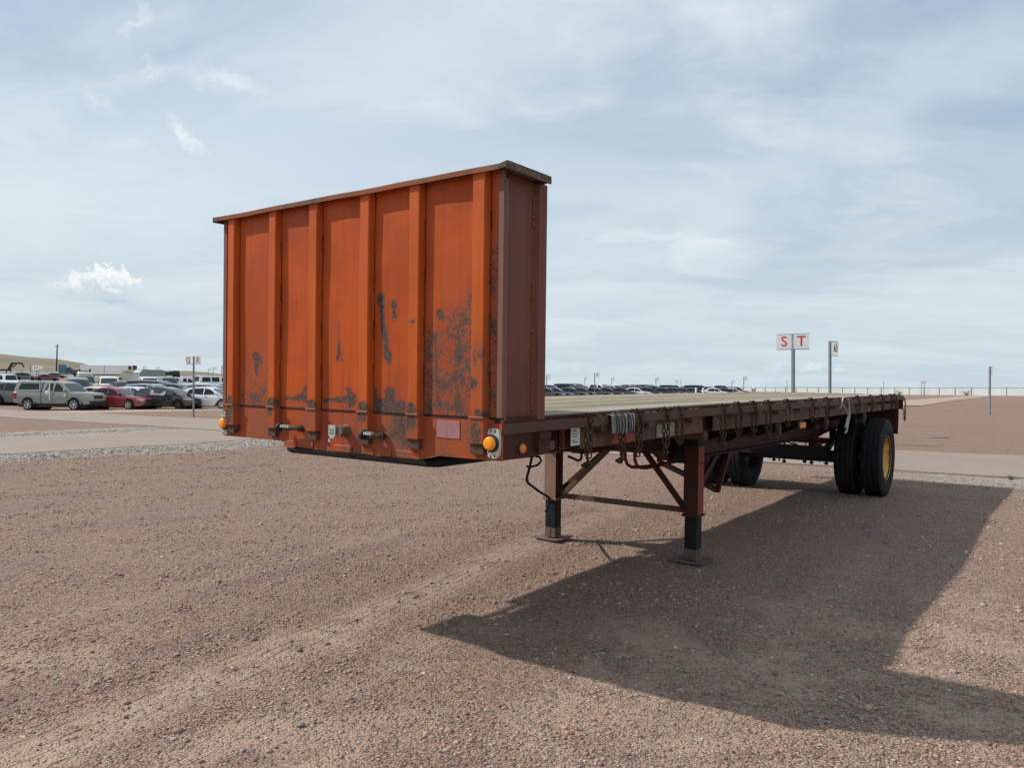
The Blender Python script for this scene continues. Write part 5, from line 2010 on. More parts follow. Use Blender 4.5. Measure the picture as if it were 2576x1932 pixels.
def make_car(kind, colr, x, y, rz, label, cat, group=None, name=None, detail=2, glass='glass', rim='alloy', topcol=None, z=None):
    """detail 2: every part; 1: body, windows, wheels; 0: one small far car as a single mesh"""
    K = KIND[kind]
    d = car_meshes(kind)
    nm = name or ('parked_pickup' if kind in ('pickup', 'topper', 'crew') else 'parked_van' if kind == 'van' else 'parked_car')
    zz = terrain(x, y) if z is None else z
    # follow the slope of the yard
    root = empty(nm, (x, y, zz), rz)
    hx, hy = math.cos(rz), math.sin(rz)
    zf, zr = terrain(x+1.4*hx, y+1.4*hy), terrain(x-1.4*hx, y-1.4*hy)
    root.rotation_euler = (0, -math.atan2(zf-zr, 2.8), rz)
    tag(root, label, cat, group)
    inst('body', M_((kind, colr), lambda: body_shape(K).mesh('body', PC[colr])), root)
    for i, mb in enumerate(d['wins']):
        inst('window', M_((kind, 'w', i, glass), lambda: mb.mesh('window', M[glass])), root)
    inst('windshield', M_((kind, 'ws'), lambda: d['ws'].mesh('windshield', M['tintglass'])), root)
    inst('rear_window', M_((kind, 'rw'), lambda: d['rw'].mesh('rear_window', M['glass'])), root)
    if detail >= 1:
        for xw in K['wb']:
            for s in (1, -1):
                w = 0.22

                def fw_():
                    m_ = MB()
                    add_wheel(m_, (0, 0, 0), K['R'], w, s)
                    return m_.mesh('wheel', M['tyre'])
                wh = inst('wheel', M_(('wheel', K['R'], s), fw_), root, (xw, s*(K['W']-0.115), K['R']))
                if detail >= 2:
                    def fr_():
                        m_ = MB()
                        rim_add(m_, (0, 0, 0), K['R'], w, s, 6 if kind == 'topper' else 8)
                        return m_.mesh('rim', M[rim])
                    inst('rim', M_(('rim', K['R'], s, rim, kind == 'topper'), fr_), wh)
        inst('underbody', M_((kind, 'under'), lambda: d['under'].mesh('underbody', M['plastic'])), root)
        for i, mb in enumerate(d['lamps']):
            inst('headlight', M_((kind, 'hl', i), lambda: mb.mesh('headlight', M['lamp'])), root)
        for i, mb in enumerate(d['tails']):
            inst('tail_light', M_((kind, 'tl', i), lambda: mb.mesh('tail_light', M['tail'])), root)
    if detail >= 2:
        inst('grille', M_((kind, 'gr'), lambda: d['grille'].mesh('grille', M['plastic'])), root)
        for i, mb in enumerate(d['mirrors']):
            inst('mirror', M_((kind, 'mi', i, colr), lambda: mb.mesh('mirror', PC[colr])), root)
    if detail >= 2:
        mb = MB()
        yy = K['W']+0.002
        zh = K['belt']-0.12
        xs_h = [0.05, -0.95] if kind not in ('pickup', 'topper') else [0.12]
        for s in (1, -1):
            for xh in xs_h:
                mb = MB()
                mb.box(xh, xh+0.16, s*(yy-0.01), s*(yy+0.022), zh, zh+0.03)
                mb.build('door_handle', M['plastic'], root)
    return root


def place_uk(u, k):
    d = fw+rt2*((u-1288)/FPX)
    p = CAM_P+d*k
    return p.x, p.y


HD1 = R(-62)       # the way the parked rows point
# ---- near row at the left
pk = make_car('topper', 'sage', *place_uk(153, 50.5), HD1, "sage grey pickup with a windowed bed topper, nearest vehicle of the left lot", 'pickup', name='parked_pickup')
# trim of the near pickup: arches, steps, seams, hanging plastic, paper tag
mb = MB()
for xw in (1.61, -1.61):
    for s in (-1, 1):
        n = 14
        for i in range(n):
            a0, a1 = math.pi*i/n, math.pi*(i+1)/n
            r0, r1 = 0.455, 0.50
            vs = [(xw+r*math.cos(a), s*yq, 0.385+r*math.sin(a)) for a in (a0, a1) for r in (r0, r1) for yq in (0.86, 0.942)]
            mb.add(vs, [(0, 1, 3, 2), (4, 6, 7, 5), (0, 4, 5, 1), (2, 3, 7, 6), (1, 5, 7, 3), (0, 2, 6, 4)])
mb.build('wheel_arch', PC['sage'], pk)
mb = MB()
for s in (-1, 1):
    mb.box(-0.683, -0.667, s*0.90, s*0.936, 0.44, 1.80)
    mb.box(0.115, 0.123, s*0.92, s*0.936, 0.50, 1.17)
    mb.box(1.17, 1.178, s*0.92, s*0.934, 0.55, 1.10)
    mb.box(-2.60, -0.69, s*0.925, s*0.934, 1.195, 1.207)
mb.build('body_seam', M['plastic'], pk)
mb = MB()
mb.box(-2.78, -2.60, -0.80, 0.80, 0.46, 0.62, ch=0.03)
mb.box(2.52, 2.70, -0.78, 0.78, 0.44, 0.60, ch=0.04)
mb.build('bumper', M['plastic'], pk)
mb = MB()
mb.smooth = True
mb.box(-0.085, -0.005, -0.935, -0.955, 0.66, 1.78)
mb.box(-0.16, -0.07, -0.935, -0.975, 1.10, 1.40, ch=0.02)
mb.lathe([(0, -0.03), (0.10, -0.03), (0.16, 0.0), (0.10, 0.03), (0, 0.03)], (-0.20, -0.95, 1.12), 1, 14)
o = mb.build('plastic_sheet', M['white'], None)
o.matrix_world = pk.matrix_basis
tag(o, "white plastic film taped over the door of the sage pickup", "plastic film")
mb = MB()
mb.box(1.00, 1.10, -0.94, -1.00, 0.86, 1.02, ch=0.01)
o = mb.build('paper_tag', M['paper'], None)
o.matrix_world = pk.matrix_basis
tag(o, "white paper tag hanging at the sage pickup's mirror", "paper tag")

rs = make_car('sedan', 'red', *place_uk(296, 52.3), HD1, "dark red sedan just behind the nose of the sage pickup", 'car')
bk_ = make_car('liftback', 'black', *place_uk(419, 53.3), HD1, "black liftback with crumpled side beside the dark red sedan", 'car', rim='steelrim', glass='tintglass')
# smashed doors of the black car: crumpled dark plates and a hanging white airbag
mb = MB()
rq = random.Random(3)
vs, fs = [], []
n, m_ = 22, 9
for i in range(n+1):
    for j in range(m_+1):
        xx, zc = -1.0+2.0*i/n, 0.30+0.62*j/m_
        vs.append((xx, -0.885-rq.uniform(-0.03, 0.035), zc))
for i in range(n):
    for j in range(m_):
        a = i*(m_+1)+j
        fs.append((a, a+m_+1, a+m_+2, a+1))
mb.add(vs, fs)
mb.build('crumpled_door', M['plastic'], bk_)
mb = MB()
mb.smooth = True
pts = [(-0.55, 1.30), (-0.40, 1.31), (-0.34, 1.08), (0.05, 1.02), (0.30, 1.14), (0.42, 1.22), (0.50, 1.18), (0.42, 0.98), (0.28, 0.92), (0.0, 0.96), (-0.5, 0.98), (-0.64, 1.02)]
mb.prism(pts, 1, -0.90, -0.87)
mb.build('airbag', M['white'], bk_)
make_car('hatch', 'white', *place_uk(530, 54.5), HD1, "white hatchback at the post with the Q and R boards", 'car')
# ---- behind the near row
make_car('suv', 'slate', *place_uk(60, 58), HD1, "slate crossover half hidden behind the tail of the sage pickup", 'car', rim='steelrim')
make_car('suv', 'white', *place_uk(22, 64), HD1, "white sport utility at the left edge above the slate crossover", 'car', detail=1)
make_car('crew', 'white', *place_uk(8, 90), R(115), "white pickup cab with blue lamp at the far left edge", 'pickup', detail=1)
make_car('sedan', 'white', *place_uk(257, 57.5), HD1, "white sedan with long black side glass above the sage pickup's hood", 'car')
make_car('bigsuv', 'slate', *place_uk(196, 70), R(-112), "dark sport utility facing the camera with a paper on its windshield", 'car')
make_car('sedan', 'red', *place_uk(262, 66), R(-100), "red sedan of which only hood and roof show before the dark sport utility", 'car', detail=1)
vanr = make_car('van', 'tan', *place_uk(214, 85), R(-112), "tan conversion van with raised roof and a black basket on top", 'van', name='parked_van')
mb = MB()
mb.smooth = True
mb.box(-2.4, 1.0, -0.72, 0.72, 2.04, 2.34, ch=0.10)
mb.build('raised_roof', PC['white'], vanr)
mb = MB()
for xx in (-1.6, -0.9, -0.2, 0.5):
    mb.bar((xx, -0.5, 2.36), (xx, -0.5, 2.66), 0.05, 0.05)
    mb.bar((xx, 0.5, 2.36), (xx, 0.5, 2.66), 0.05, 0.05)
for yy in (-0.5, 0.5):
    mb.bar((-1.7, yy, 2.66), (0.6, yy, 2.66), 0.06, 0.06)
    mb.bar((-1.7, yy, 2.45), (0.6, yy, 2.45), 0.05, 0.08)
mb.box(-1.5, 0.4, -0.45, 0.45, 2.38, 2.48)
mb.build('roof_basket', M['plastic'], vanr)
make_car('crew', 'white', *place_uk(272, 82), R(-112), "old white crew cab pickup with a paper on its windshield beside the tan van", 'pickup', detail=1)
make_car('hatch', 'white', *place_uk(345, 56.5), HD1, "small white hatchback peeping over the dark red sedan's roof", 'car', detail=1, glass='tintglass')
make_car('bigsuv', 'navy', *place_uk(395, 64), HD1, "long navy sport utility with pale roof rails behind the small white hatchback", 'car', detail=1)
make_car('suv', 'green', *place_uk(305, 71), R(118), "old pale green sport utility left of the long navy one", 'car', detail=1, glass='tintglass')
make_car('suv', 'silver', *place_uk(385, 59.5), HD1, "silver minivan with dark windows above the black liftback", 'car', detail=1)
make_car('suv', 'black', *place_uk(446, 62), HD1, "black sport utility between the silver minivan and the sign post", 'car', detail=1)
make_car('suv', 'silver', *place_uk(534, 59), HD1, "silver crossover showing a red tail lamp behind the white hatchback", 'car', detail=1)
make_car('suv', 'white', *place_uk(515, 70), HD1, "white crossover roof beyond the silver crossover near the headboard", 'car', detail=1)
make_car('crew', 'white', *place_uk(372, 90), R(-108), "white crew cab pickup facing the camera beside the round camper", 'pickup', detail=1)
make_car('bigsuv', 'green', *place_uk(418, 94), R(-100), "white and green old sport utility right of the white crew cab", 'car', detail=1, glass='tintglass')
make_car('topper', 'white', *place_uk(463, 100), R(-14), "white pickup with bed topper seen from its side by the distant hills", 'pickup', detail=1)
make_car('van', 'white', *place_uk(536, 108), R(0), "white passenger van last of the left lot before the headboard", 'van', detail=1)
make_car('sedan', 'white', *place_uk(575, 84), HD1, "white sedan roof right of the sign post at the headboard edge", 'car', detail=1)
make_car('suv', 'grey', *place_uk(585, 66), HD1, "grey car half behind the left edge of the headboard", 'car', detail=1)
# scattered far away
make_car('suv', 'slate', *place_uk(64, 172), R(-20), "dark blue grey sport utility alone under the left signboard", 'car', detail=1)
make_car('sedan', 'maroon', *place_uk(118, 166), R(-22), "maroon sedan parked alone between the far signboards", 'car', detail=1)
make_car('sedan', 'grey', *place_uk(143, 225), R(-30), "distant grey sedan left of the blue truck", 'car', detail=1)

# ---- big far vehicles



def far_truck():
    x, y = place_uk(168, 252)
    r = empty('truck_tractor', (x, y, terrain(x, y)+0.3), R(-40))
    tag(r, "blue sleeper truck tractor parked before the grassy hill", "truck")
    mb = MB()
    mb.box(-2.2, 0.2, -1.2, 1.2, 1.1, 3.9, ch=0.15)
    mb.build('sleeper', PC['bluecab'], r)
    mb = MB()
    mb.box(0.2, 1.6, -1.15, 1.15, 1.1, 3.0, ch=0.12)
    mb.box(1.6, 3.6, -0.9, 0.9, 1.0, 2.2, ch=0.12)
    mb.build('cab', PC['navy'], r)
    mb = MB()
    mb.box(1.56, 1.63, -1.0, 1.0, 2.2, 2.8)
    mb.build('windshield', M['glass'], r)
    mb = MB()
    mb.box(-5.2, 3.4, -0.45, 0.45, 0.75, 1.0)
    mb.build('chassis', M['plastic'], r)
    for xx in (2.8, -3.2, -4.5):
        for s in (-1, 1):
            mb = MB()
            add_wheel(mb, (xx, s*1.05, 0.52), 0.52, 0.3, s)
            mb.build('wheel', M['tyre'], r)


far_truck()


def box_trailer():
    x, y = place_uk(272, 245)
    r = empty('refrigerated_trailer', (x, y, terrain(x, y)+0.1), R(-53.6+2))
    tag(r, "long white refrigerated semi trailer with a black cooling unit at its nose", "semi trailer")
    mb = MB()
    mb.box(-8.0, 8.0, -1.3, 1.3, 1.25, 4.10, ch=0.04)
    mb.build('box', PC['white'], r)
    mb = MB()
    mb.box(8.0, 8.5, -0.9, 0.9, 2.3, 4.0, ch=0.06)
    mb.box(6.8, 7.7, -1.34, -1.30, 2.7, 3.8)
    mb.build('cooling_unit', M['plastic'], r)
    mb = MB()
    mb.box(-8.0, 8.0, -1.2, 1.2, 0.95, 1.25)
    mb.box(-0.64, -0.56, -1.325, -1.30, 1.3, 4.0)
    mb.build('chassis', M['plastic'], r)
    for xx in (-5.2, -6.5):
        for s in (-1, 1):
            mb = MB()
            add_wheel(mb, (xx, s*1.1, 0.52), 0.52, 0.3, s)
            mb.build('wheel', M['tyre'], r)


box_trailer()


def gooseneck():
    x, y = place_uk(2, 225)
    r = empty('gooseneck_trailer', (x, y, terrain(x, y)+0.9), R(-53.6))
    tag(r, "black gooseneck flat trailer with raised neck at the left edge", "trailer")
    mb = MB()
    mb.box(-7, 2.4, -1.2, 1.2, 0.95, 1.35)
    mb.box(-7, 2.4, -1.15, 1.15, 1.35, 1.42)
    mb.build('deck', M['plastic'], r)
    mb = MB()
    mb.bar((2.2, 0, 1.2), (3.3, 0, 3.1), 0.7, 0.5)
    mb.bar((3.1, 0, 3.1), (6.0, 0, 3.1), 0.7, 0.45)
    mb.bar((6.0, 0, 3.2), (6.6, 0, 2.0), 0.3, 0.3)
    mb.bar((3.4, 0, 1.9), (4.6, 0, 3.0), 0.3, 0.2)
    mb.build('neck', M['plastic'], r)
    for xx in (-3.0, -4.2):
        for s in (-1, 1):
            mb = MB()
            add_wheel(mb, (xx, s*1.0, 0.42), 0.42, 0.25, s)
            mb.build('wheel', M['tyre'], r)
    mb = MB()
    mb.bar((2.2, -0.8, 0.1), (2.2, -0.8, 1.0), 0.12, 0.12)
    mb.bar((2.2, 0.8, 0.1), (2.2, 0.8, 1.0), 0.12, 0.12)
    mb.build('jack', M['plastic'], r)


gooseneck()


def camper():
    x, y = place_uk(366, 122)
    r = empty('travel_trailer', (x, y, terrain(x, y)), R(122))
    tag(r, "cream travel trailer with a rounded front standing among the pickups", "camper")
    mb = MB()
    mb.smooth = True
    prof = [(-3.6, 0.65), (-3.6, 2.55), (-3.3, 2.75), (2.2, 2.75), (2.9, 2.55), (3.4, 2.05), (3.6, 1.4), (3.5, 0.75), (3.3, 0.65)]
    mb.prism(prof, 1, -1.2, 1.2)
    mb.build('shell', PC['cream'], r)
    mb = MB()
    mb.prism([(3.1, 1.5), (3.55, 1.5), (3.60, 1.35), (3.59, 1.2), (3.1, 1.2)], 1, -1.21, 1.21)
    mb.build('stripe', M['plastic'], r)
    mb = MB()
    mb.box(1.0, 2.6, 1.205, 1.215, 2.28, 2.36)
    mb.box(-2.0, 0.0, 1.205, 1.215, 1.5, 2.2)
    mb.build('window', M['glass'], r)
    for s in (-1, 1):
        mb = MB()
        add_wheel(mb, (-0.6, s*1.05, 0.36), 0.36, 0.22, s)
        mb.build('wheel', M['tyre'], r)
    mb = MB()
    mb.bar((3.3, 0.5, 0.6), (4.6, 0, 0.5), 0.08, 0.1)
    mb.bar((3.3, -0.5, 0.6), (4.6, 0, 0.5), 0.08, 0.1)
    mb.build('drawbar', M['plastic'], r)


camper()


def stock_trailer():
    x, y = place_uk(384, 112)
    r = empty('stock_trailer', (x, y, terrain(x, y)+0.2), R(-53.6+52))
    r.scale = (0.72, 1, 0.95)
    tag(r, "long dark covered trailer with a grey curved roof behind the pickups", "trailer")
    mb = MB()
    mb.smooth = True
    mb.prism([(-3.4, 1.0), (-3.2, 2.3), (-2.6, 2.75), (1.9, 2.55), (1.9, 1.0)], 1, -1.0, 1.0)
    mb.build('box', M['galv'], r)
    mb = MB()
    mb.box(-3.5, 5.4, -1.02, 1.02, 0.8, 1.0)
    mb.box(1.9, 5.0, -0.9, 0.9, 1.9, 2.4, ch=0.05)
    mb.box(3.8, 5.2, -0.6, 0.6, 2.3, 2.62, ch=0.05)
    mb.bar((1.9, 0, 1.0), (1.9, 0, 2.2), 0.1, 1.8)
    mb.bar((4.9, 0, 0.9), (4.9, 0, 2.0), 0.1, 1.6)
    mb.build('rack', M['plastic'], r)
    for s in (-1, 1):
        mb = MB()
        add_wheel(mb, (-1.2, s*0.95, 0.38), 0.38, 0.22, s)
        mb.build('wheel', M['tyre'], r)


stock_trailer()

# ---- the right lot, seen over the deck; only roofs and windows clear the deck
FRONT = [(1376, 131, 'sedan', 'grey', "grey sedan roof touching the headboard's right edge"),
         (1398, 134, 'sedan', 'blue', "bright blue sedan, first coloured car right of the headboard"),
         (1437, 138, 'sedan', 'teal', "dark teal sedan right of the blue sedan"),
         (1462, 141, 'hatch', 'grey', "grey hatchback between the teal sedan and the 60 board post"),
         (1500, 144, 'sedan', 'grey', "charcoal sedan right behind the post of the 60 board"),
         (1528, 147, 'sedan', 'black', "black sedan following the charcoal one at the post"),
         (1566, 150, 'sedan', 'teal', "dark green sedan just left of the white coupe"),
         (1600, 152, 'sedan', 'white', "white coupe standing out among the dark cars over the deck"),
         (1630, 155, 'hatch', 'black', "black hatchback right of the white coupe"),
         (1671, 158, 'sedan', 'black', "black sedan with pale roof, second right of the white coupe"),
         (1694, 161, 'hatch', 'grey', "grey hatchback with clear side windows in the middle of the right row"),
         (1718, 163, 'sedan', 'grey', "grey sedan after the clear windowed hatchback"),
         (1746, 166, 'sedan', 'black', "low black sedan before the raised navy hood"),
         (1800, 168, 'sedan', 'white', "white sedan under the raised navy hood"),
         (1826, 171, 'sedan', 'black', "black sedan between the two last white sedans"),
         (1846, 174, 'sedan', 'white', "last white sedan below the red car at the row's end")]
BACK = [(1389, 152, 'suv', 'maroon', "dark maroon sport utility in the back row beside the headboard"),
        (1413, 160, 'crew', 'white', "white crew cab pickup in the back row above the teal sedan"),
        (1433, 156, 'bigsuv', 'black', "big black sport utility in the back row above the teal sedan"),
        (1453, 165, 'bigsuv', 'grey', "grey sport utility farther back beside the big black one"),
        (1466, 150, 'suv', 'brown', "red brown sport utility left of the 60 board post"),
        (1478, 168, 'suv', 'white', "white sport utility farthest back left of the post"),
        (1498, 160, 'crew', 'white', "white pickup with black windows right at the post"),
        (1528, 172, 'bigsuv', 'white', "white sport utility with dark glass right of the post"),
        (1535, 160, 'suv', 'silver', "silver wagon before the white sport utility"),
        (1567, 168, 'suv', 'navy', "navy sport utility above the dark green sedan"),
        (1597, 178, 'van', 'white', "white van above the white coupe"),
        (1605, 166, 'suv', 'black', "black crossover directly behind the white coupe"),
        (1634, 170, 'bigsuv', 'black', "black boxy sport utility behind the black hatchback"),
        (1650, 160, 'suv', 'teal', "dark green crossover at the middle of the right lot"),
        (1668, 184, 'sedan', 'white', "white car roof deep in the right lot under a small board"),
        (1694, 173, 'bigsuv', 'navy', "navy boxy sport utility above the clear windowed hatchback"),
        (1722, 186, 'crew', 'white', "white pickup deep behind the navy boxy sport utility"),
        (1740, 178, 'suv', 'green', "grey green crossover left of the tall dark sport utility"),
        (1757, 170, 'bigsuv', 'black', "tall dark sport utility left of the raised navy hood"),
        (1786, 176, 'suv', 'navy', "navy car with its hood raised above the white sedan"),
        (1812, 178, 'crew', 'black', "dark pickup left of the red car"),
        (1852, 182, 'suv', 'red', "red crossover, last car at the right end of the row")]
HR = R(-66)
for (u, k, kind, colr, lab) in FRONT+BACK:
    k = 97+(k-131)*0.62 if (u, k, kind, colr, lab) in FRONT else 112+(k-150)*0.75
    x, y = place_uk(u, k)
    r = make_car(kind, colr, x, y, HR if 'crew' != kind else R(-70), lab, 'pickup' if kind == 'crew' else 'van' if kind == 'van' else 'car', detail=1 if k < 165 else 1)
    if 'hood raised' in lab:
        mb = MB()
        mb.smooth = False
        mb.prism([(1.15, 1.10), (2.30, 1.98), (2.34, 1.93), (1.20, 1.04)], 1, -0.75, 0.75)
        mb.build('raised_hood', PC['blue'], r)
# low posts between the rows
for (u, k) in ((1751, 112), (1769, 113)):
    x, y = place_uk(u, k)
    mb = MB()
    mb.lathe([(0.0, 0), (0.14, 0), (0.14, 1.45), (0.0, 1.5)], (0, 0, 0), 2, 10)
    o = mb.build('bollard', M['white'])
    o.location = (x, y, terrain(x, y))
    tag(o, "short white bollard before the black sedans, %s one" % ('left' if u < 1760 else 'right'), "bollard", "white bollards before the right lot")

# ------------------------------------------------------------------ sign posts, fences, poles


def fab_mat(nm, a, b, tr_):
    mt, T, bs = new_mat(nm)
    co = T.node('ShaderNodeTexCoord').outputs['Object']
    n = T.noise(co, 0.5, 5, 0.6)
    T.put(bs.inputs['Base Color'], T.mix(T.smooth(n, 0.35, 0.65), a, b))
    bs.inputs['Roughness'].default_value = 0.9
    tl = T.node('ShaderNodeBsdfTranslucent')
    tl.inputs[0].default_value = (a[0], a[1], a[2], 1)
    mx = T.node('ShaderNodeMixShader')
    mx.inputs[0].default_value = tr_
    T.l.new(bs.outputs[0], mx.inputs[1])
    T.l.new(tl.outputs[0], mx.inputs[2])
    T.l.new(mx.outputs[0], T.n['Material Output'].inputs['Surface'])
    return mt


M['fabric'] = fab_mat("white_privacy_cloth", (0.80, 0.82, 0.80), (0.72, 0.75, 0.74), 0.5)
M['board'] = fab_mat("translucent_sign_board", (0.86, 0.86, 0.85), (0.82, 0.82, 0.81), 0.55)


def text_part(name, s, size, mat, parent, loc, rot, sx=1.0):
    cu = bpy.data.curves.new(name, 'FONT')
    cu.body = s
    cu.size = size
    cu.align_x = 'CENTER'
    cu.align_y = 'CENTER'
    cu.extrude = 0.003
    cu.offset = 0.0012*size/0.3
    cu.materials.append(mat)
    o = bpy.data.objects.new(name, cu)
    COL.objects.link(o)
    o.parent = parent
    o.location = loc
    o.rotation_euler = rot
    o.scale = (sx, 1, 1)
    bpy.context.view_layer.update()
    me = bpy.data.meshes.new_from_object(o)
    bpy.data.objects.remove(o)
    o = bpy.data.objects.new(name, me)
    COL.objects.link(o)
    o.parent = parent
    o.location = loc
    o.rotation_euler = rot
    o.scale = (sx, 1, 1)
    return o


def sign(x, y, yaw, boards, label, top=3.05, r=0.045, group="row marker posts", gz_=None):
    """boards: (offset along the board line, width, height, text, colour key, letter size)"""
    z = terrain(x, y)
    o = empty('sign_post', (x, y, z), yaw)
    tag(o, label, 'sign', group)
    mb = MB()
    mb.smooth = True
    mb.tube([(0, 0, -0.1), (0, 0, top)], r, 12)
    mb.build('post', M['galv'], o)
    if not boards:
        return o
    w = max(abs(b[0])+b[1]/2 for b in boards)
    mn = min(b[0]-b[1]/2 for b in boards)
    mx = max(b[0]+b[1]/2 for b in boards)
    mb = MB()
    zt = top+0.005
    hh = boards[0][2]
    mb.bar((mn, -0.012, zt), (mx, -0.012, zt), 0.018, 0.018)
    mb.bar((mn, -0.012, zt-hh-0.02), (mx, -0.012, zt-hh-0.02), 0.018, 0.018)
    mb.build('board_frame', M['galv'], o)
    for (cx, bw, bh, txt, colk, ls) in boards:
        mb = MB()
        mb.box(cx-bw/2, cx+bw/2, -0.052, -0.046, zt-bh-0.01, zt-0.012)
        b = mb.build('board', M['board'], o)
        if txt:
            text_part('letter' if len(txt) == 1 else 'number', txt, ls, M[colk], b, (cx, -0.056, zt-bh/2-0.01), (R(90), 0, 0))
    return o


# facing: the boards' normal (-y local) turned towards the camera side of the road
aim = lambda x, y: math.atan2(y-CAM_P.y, x-CAM_P.x)-math.pi/2
sign(19.17, 4.26, aim(19.17, 4.26)-R(15), [(-0.235, 0.43, 0.41, 'S', 'red', 0.40), (0.235, 0.43, 0.41, 'T', 'red', 0.40)],
     "tall post with white boards reading S and T in red", top=3.06, r=0.055)
sign(22.93, 4.23, aim(22.93, 4.23)+R(71), [(0.36, 0.56, 0.44, '60', 'ink', 0.36)],
     "tall post whose board reads 60, just right of the S and T boards", top=3.05, r=0.05)
sign(19.33, 34.3, aim(19.33, 34.3)+R(-50), [(-0.34, 0.40, 0.36, 'Q', 'red', 0.36), (0.36, 0.40, 0.36, 'R', 'red', 0.36)],
     "post with boards reading Q and R before the white hatchback", top=3.06, r=0.05)
x, y = place_uk(76, 158)
sign(x, y, aim(x, y)+R(10), [(0.95, 1.10, 0.92, '60', 'ink', 0.78)], "far post with a white board reading 60 under the grassy hill", top=3.3, r=0.08)
x, y = place_uk(97, 190)
sign(x, y, aim(x, y), [(0.35, 0.9, 0.6, '', 'ink', 0.4)], "far post with a small blank board right of the left 60 board", top=3.2, r=0.07)
sign(50.2, 2.25, aim(50.2, 2.25)+R(78), [(0.25, 0.5, 0.44, '', 'ink', 0.3)], "thin post with an edge-on board standing alone in the dirt at far right", top=2.80, r=0.06)
x, y = place_uk(1496, 86)
sign(x, y, aim(x, y)+R(45), [(0.40, 0.42, 0.44, '60', 'red', 0.34)], "post with a small numbered board rising from the right lot", top=3.1, r=0.055)
far = [(1375, 103, "small board on a post beside the headboard's right edge"), (1471, 160, "tiny board on a post left of the numbered board over the lot"),
       (1539, 144, "small board on a post right of the numbered board"), (1650, 125, "small board on a post above the black boxy sport utility"),
       (1701, 170, "tiny board on a post above the navy sport utility"),
       (1841, 160, "tiny board on a post above the red crossover"), (1871, 111, "small board on a post just right of the last red car")]
for (u, k, lab) in far:
    x, y = place_uk(u, k)
    sign(x, y, aim(x, y)+R(40), [(0.38, 0.50, 0.5, '', 'ink', 0.3)], lab, r=0.06)
    # the board is printed edge to edge from here: a dark frame stands behind it
for (u, k, tp_, lab) in ((1713, 170, 3.4, "thin bare pole above the grey green crossover"), (1980, 150, 3.2, "thin bare pole by the fence left of the S and T post"),
                         (2223, 165, 3.3, "thin bare pole by the fence above the deck's rear corner"), (2318, 150, 3.0, "thin bare pole left of the small white board by the fence")):
    x, y = place_uk(u, k)
    sign(x, y, 0, [], lab, top=tp_, r=0.05, group="bare poles")
x, y = place_uk(2325, 150)
sign(x, y, aim(x, y), [(0.0, 0.85, 0.35, '', 'ink', 0.3)], "post with a small white board by the fence right of the trailer", top=3.0, r=0.06)
for (u, k, lab) in ((361, 170, "far board on a post above the round camper"), (394, 200, "far board on a post above the dark covered trailer"),
                    (524, 210, "far board on a post left of the last pair before the headboard"), (536, 160, "far board on a taller post over the white van"),
                    (558, 120, "board on a post cut by the headboard's left edge")):
    x, y = place_uk(u, k)
    sign(x, y, aim(x, y)+R(20), [(0.45, 0.75, 0.55, '', 'ink', 0.4)], lab, top=3.6, r=0.06)




def fence(name, p, q, h, label, spacing=4.4, group=None):
    L = math.hypot(q[0]-p[0], q[1]-p[1])
    n = int(L/spacing)
    o = empty(name, (p[0], p[1], 0))
    tag(o, label, 'fence', group)
    pm_ = MB()
    pm_.smooth = True
    pm_.tube([(0, 0, -0.2), (0, 0, h+0.05)], 0.075, 8)
    pme = pm_.mesh('post', M['galv'])
    rail = MB()
    for i in range(n+1):
        t = i/n
        x, y = p[0]+(q[0]-p[0])*t, p[1]+(q[1]-p[1])*t
        z = terrain(x, y)
        inst('post', pme, o, (x-p[0], y-p[1], z))
        if i < n:
            t2 = (i+1)/n
            x2, y2 = p[0]+(q[0]-p[0])*t2, p[1]+(q[1]-p[1])*t2
            z2 = terrain(x2, y2)
            rail.bar((x-p[0], y-p[1], z+h), (x2-p[0], y2-p[1], z2+h), 0.09, 0.09)
            mb = MB()
            vs, fs = [], []
            m_ = 6
            s = random.random()*9
            dn = Vector((-(q[1]-p[1]), q[0]-p[0], 0)).normalized()*0.07
            if dn.dot(Vector((x, y, 0))-CAM_P) < 0:
                dn = -dn
            for k in range(m_+1):
                tt = k/m_
                bx, by = (x-p[0])*(1-tt)+(x2-p[0])*tt, (y-p[1])*(1-tt)+(y2-p[1])*tt
                bz = z*(1-tt)+z2*tt
                off = 0.03*math.sin(k*1.7+s)
                for zz in (0.03, h*0.5, h-0.06-0.03*math.sin(math.pi*tt)):
                    for sd in (0, 0.006):
                        vs.append((bx+dn.x*(1+off*8)+dn.x*sd*10, by+dn.y*(1+off*8)+dn.y*sd*10, bz+zz))
            for k in range(m_):
                for r_ in range(2):
                    a = k*6+r_*2
                    fs += [(a, a+2, a+8, a+6), (a+1, a+7, a+9, a+3)]
            mb.add(vs, fs)
            mb.build('cloth_panel', M['fabric'], o)
    rail.build('top_rail', M['galv'], o)
    return o


fence('cloth_fence', (222.0, -14.0), (272.0, 93.0), 2.12, "long white cloth fence with grey posts along the right skyline", group="cloth fences round the yard")
fence('cloth_fence', (272.5, 94.5), (300.0, 152.0), 2.12, "white cloth fence running on behind the right lot of cars", group="cloth fences round the yard")
pa = place_uk(-140, 262)
pb = place_uk(205, 268)
pc = place_uk(720, 300)
fence('cloth_fence', pa, pb, 2.0, "white cloth fence at the foot of the grassy hill at far left", 4.4, group="cloth fences round the yard")
fence('cloth_fence', (pb[0]+0.5, pb[1]-0.5), pc, 2.0, "white cloth fence under the low hill behind the pickups", 4.4, group="cloth fences round the yard")

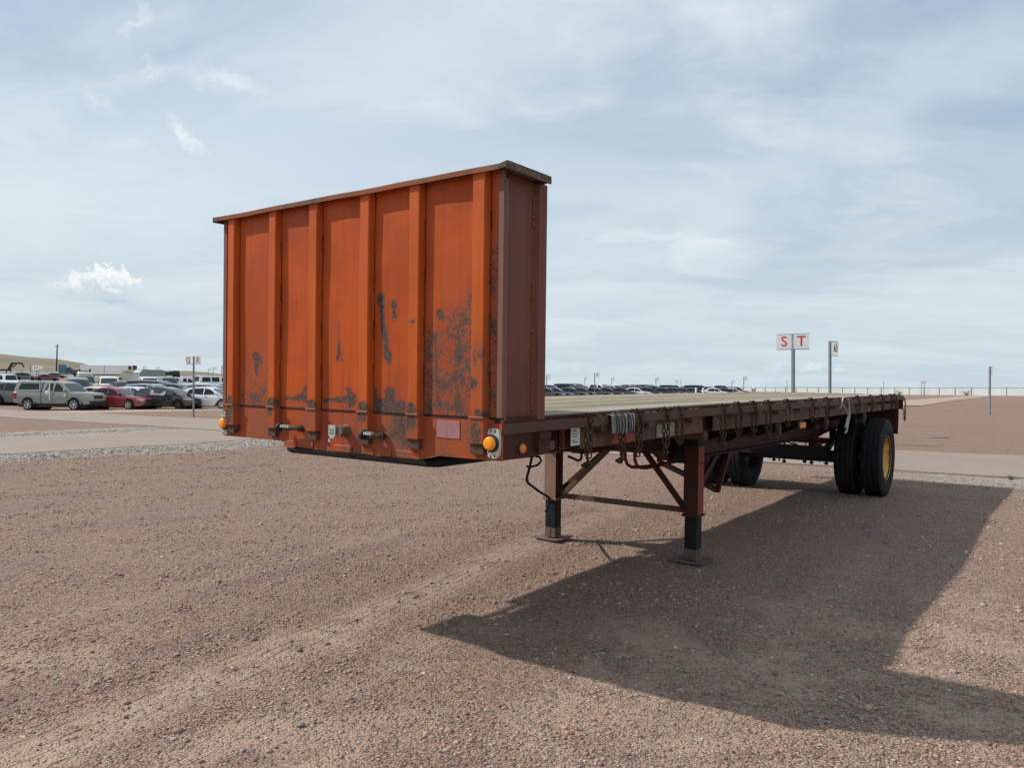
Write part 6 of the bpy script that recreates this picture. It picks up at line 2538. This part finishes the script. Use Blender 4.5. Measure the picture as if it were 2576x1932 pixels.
# utility pole and wires
x, y = place_uk(141.5, 330)
zp = terrain(x, y)
o = empty('utility_pole', (x, y, zp), R(-53))
tag(o, "tall brown wooden utility pole before the grassy hill", "utility pole")
hp = CAM_P.z+(969-866)*330/FPX-zp
mb = MB()
mb.smooth = True
mb.tube([(0, 0, 0), (0.35, 0, hp)], [0.34, 0.22], 10)
mb.build('pole', plain("tarred_wood", (0.055, 0.04, 0.032), 0.9, 0, 0.4, 5), o)
mb = MB()
mb.bar((-0.5, 0, hp-0.9), (0.9, 0, hp-0.9), 0.14, 0.16)
mb.build('cross_arm', M['leg'], o)
mb = MB()
for xx in (-0.4, 0.35, 0.85):
    mb.lathe([(0, 0), (0.14, 0), (0.16, 0.2), (0.08, 0.45), (0, 0.45)], (xx, 0, hp-0.82 if xx != 0.35 else hp), 2, 10)
mb.build('insulator', M['white'], o)
tipw = Vector((x, y, zp+hp-0.2))
x2, y2 = place_uk(760, 420)
mb = MB()
pts = []
for i in range(41):
    t = i/40
    p = tipw.lerp(Vector((x2, y2, 22.0)), t)
    p.z -= 6.0*math.sin(math.pi*t)*0.8
    pts.append(p)
mb.tube(pts, 0.022, 4)
tag(mb.build('power_line', M['galv']), "thin power line sagging from the utility pole towards the headboard", "power line")

# dry weeds by the fence and on the road edge
def weed(x, y, s, label, mat, nst=60):
    mb = MB()
    rg = random.Random(int(x*10))
    for k in range(nst):
        a, e = rg.uniform(0, 6.28), rg.uniform(0.3, 1.4)
        L = s*rg.uniform(0.5, 1.0)
        p0 = Vector((0, 0, 0))
        p1 = Vector((math.cos(a)*math.cos(e), math.sin(a)*math.cos(e), math.sin(e)))*L*0.5
        p2 = p1+Vector((math.cos(a+0.6)*math.cos(e*0.7), math.sin(a+0.6)*math.cos(e*0.7), math.sin(e*0.7)))*L*0.5
        mb.tube([p0, p1, p2], [s*0.012, s*0.009, s*0.004], 3)
    o = mb.build('dry_weed', mat)
    o.location = (x, y, terrain(x, y))
    tag(o, label, 'weed', 'dry weeds')


M['dry'] = plain("dry_stalk", (0.22, 0.18, 0.13), 0.9)
x, y = place_uk(2262, 212)
weed(x, y, 2.0, "bare dry weed by the fence above the deck's rear corner", M['dry'])
x, y = place_uk(2432, 190)
weed(x, y, 2.2, "bare dry weed against the fence at far right", M['dry'])
weed(12.75, -1.35, 0.14, "small green tuft at the concrete road's near edge", plain("green_tuft", (0.08, 0.09, 0.03), 0.9), 70)
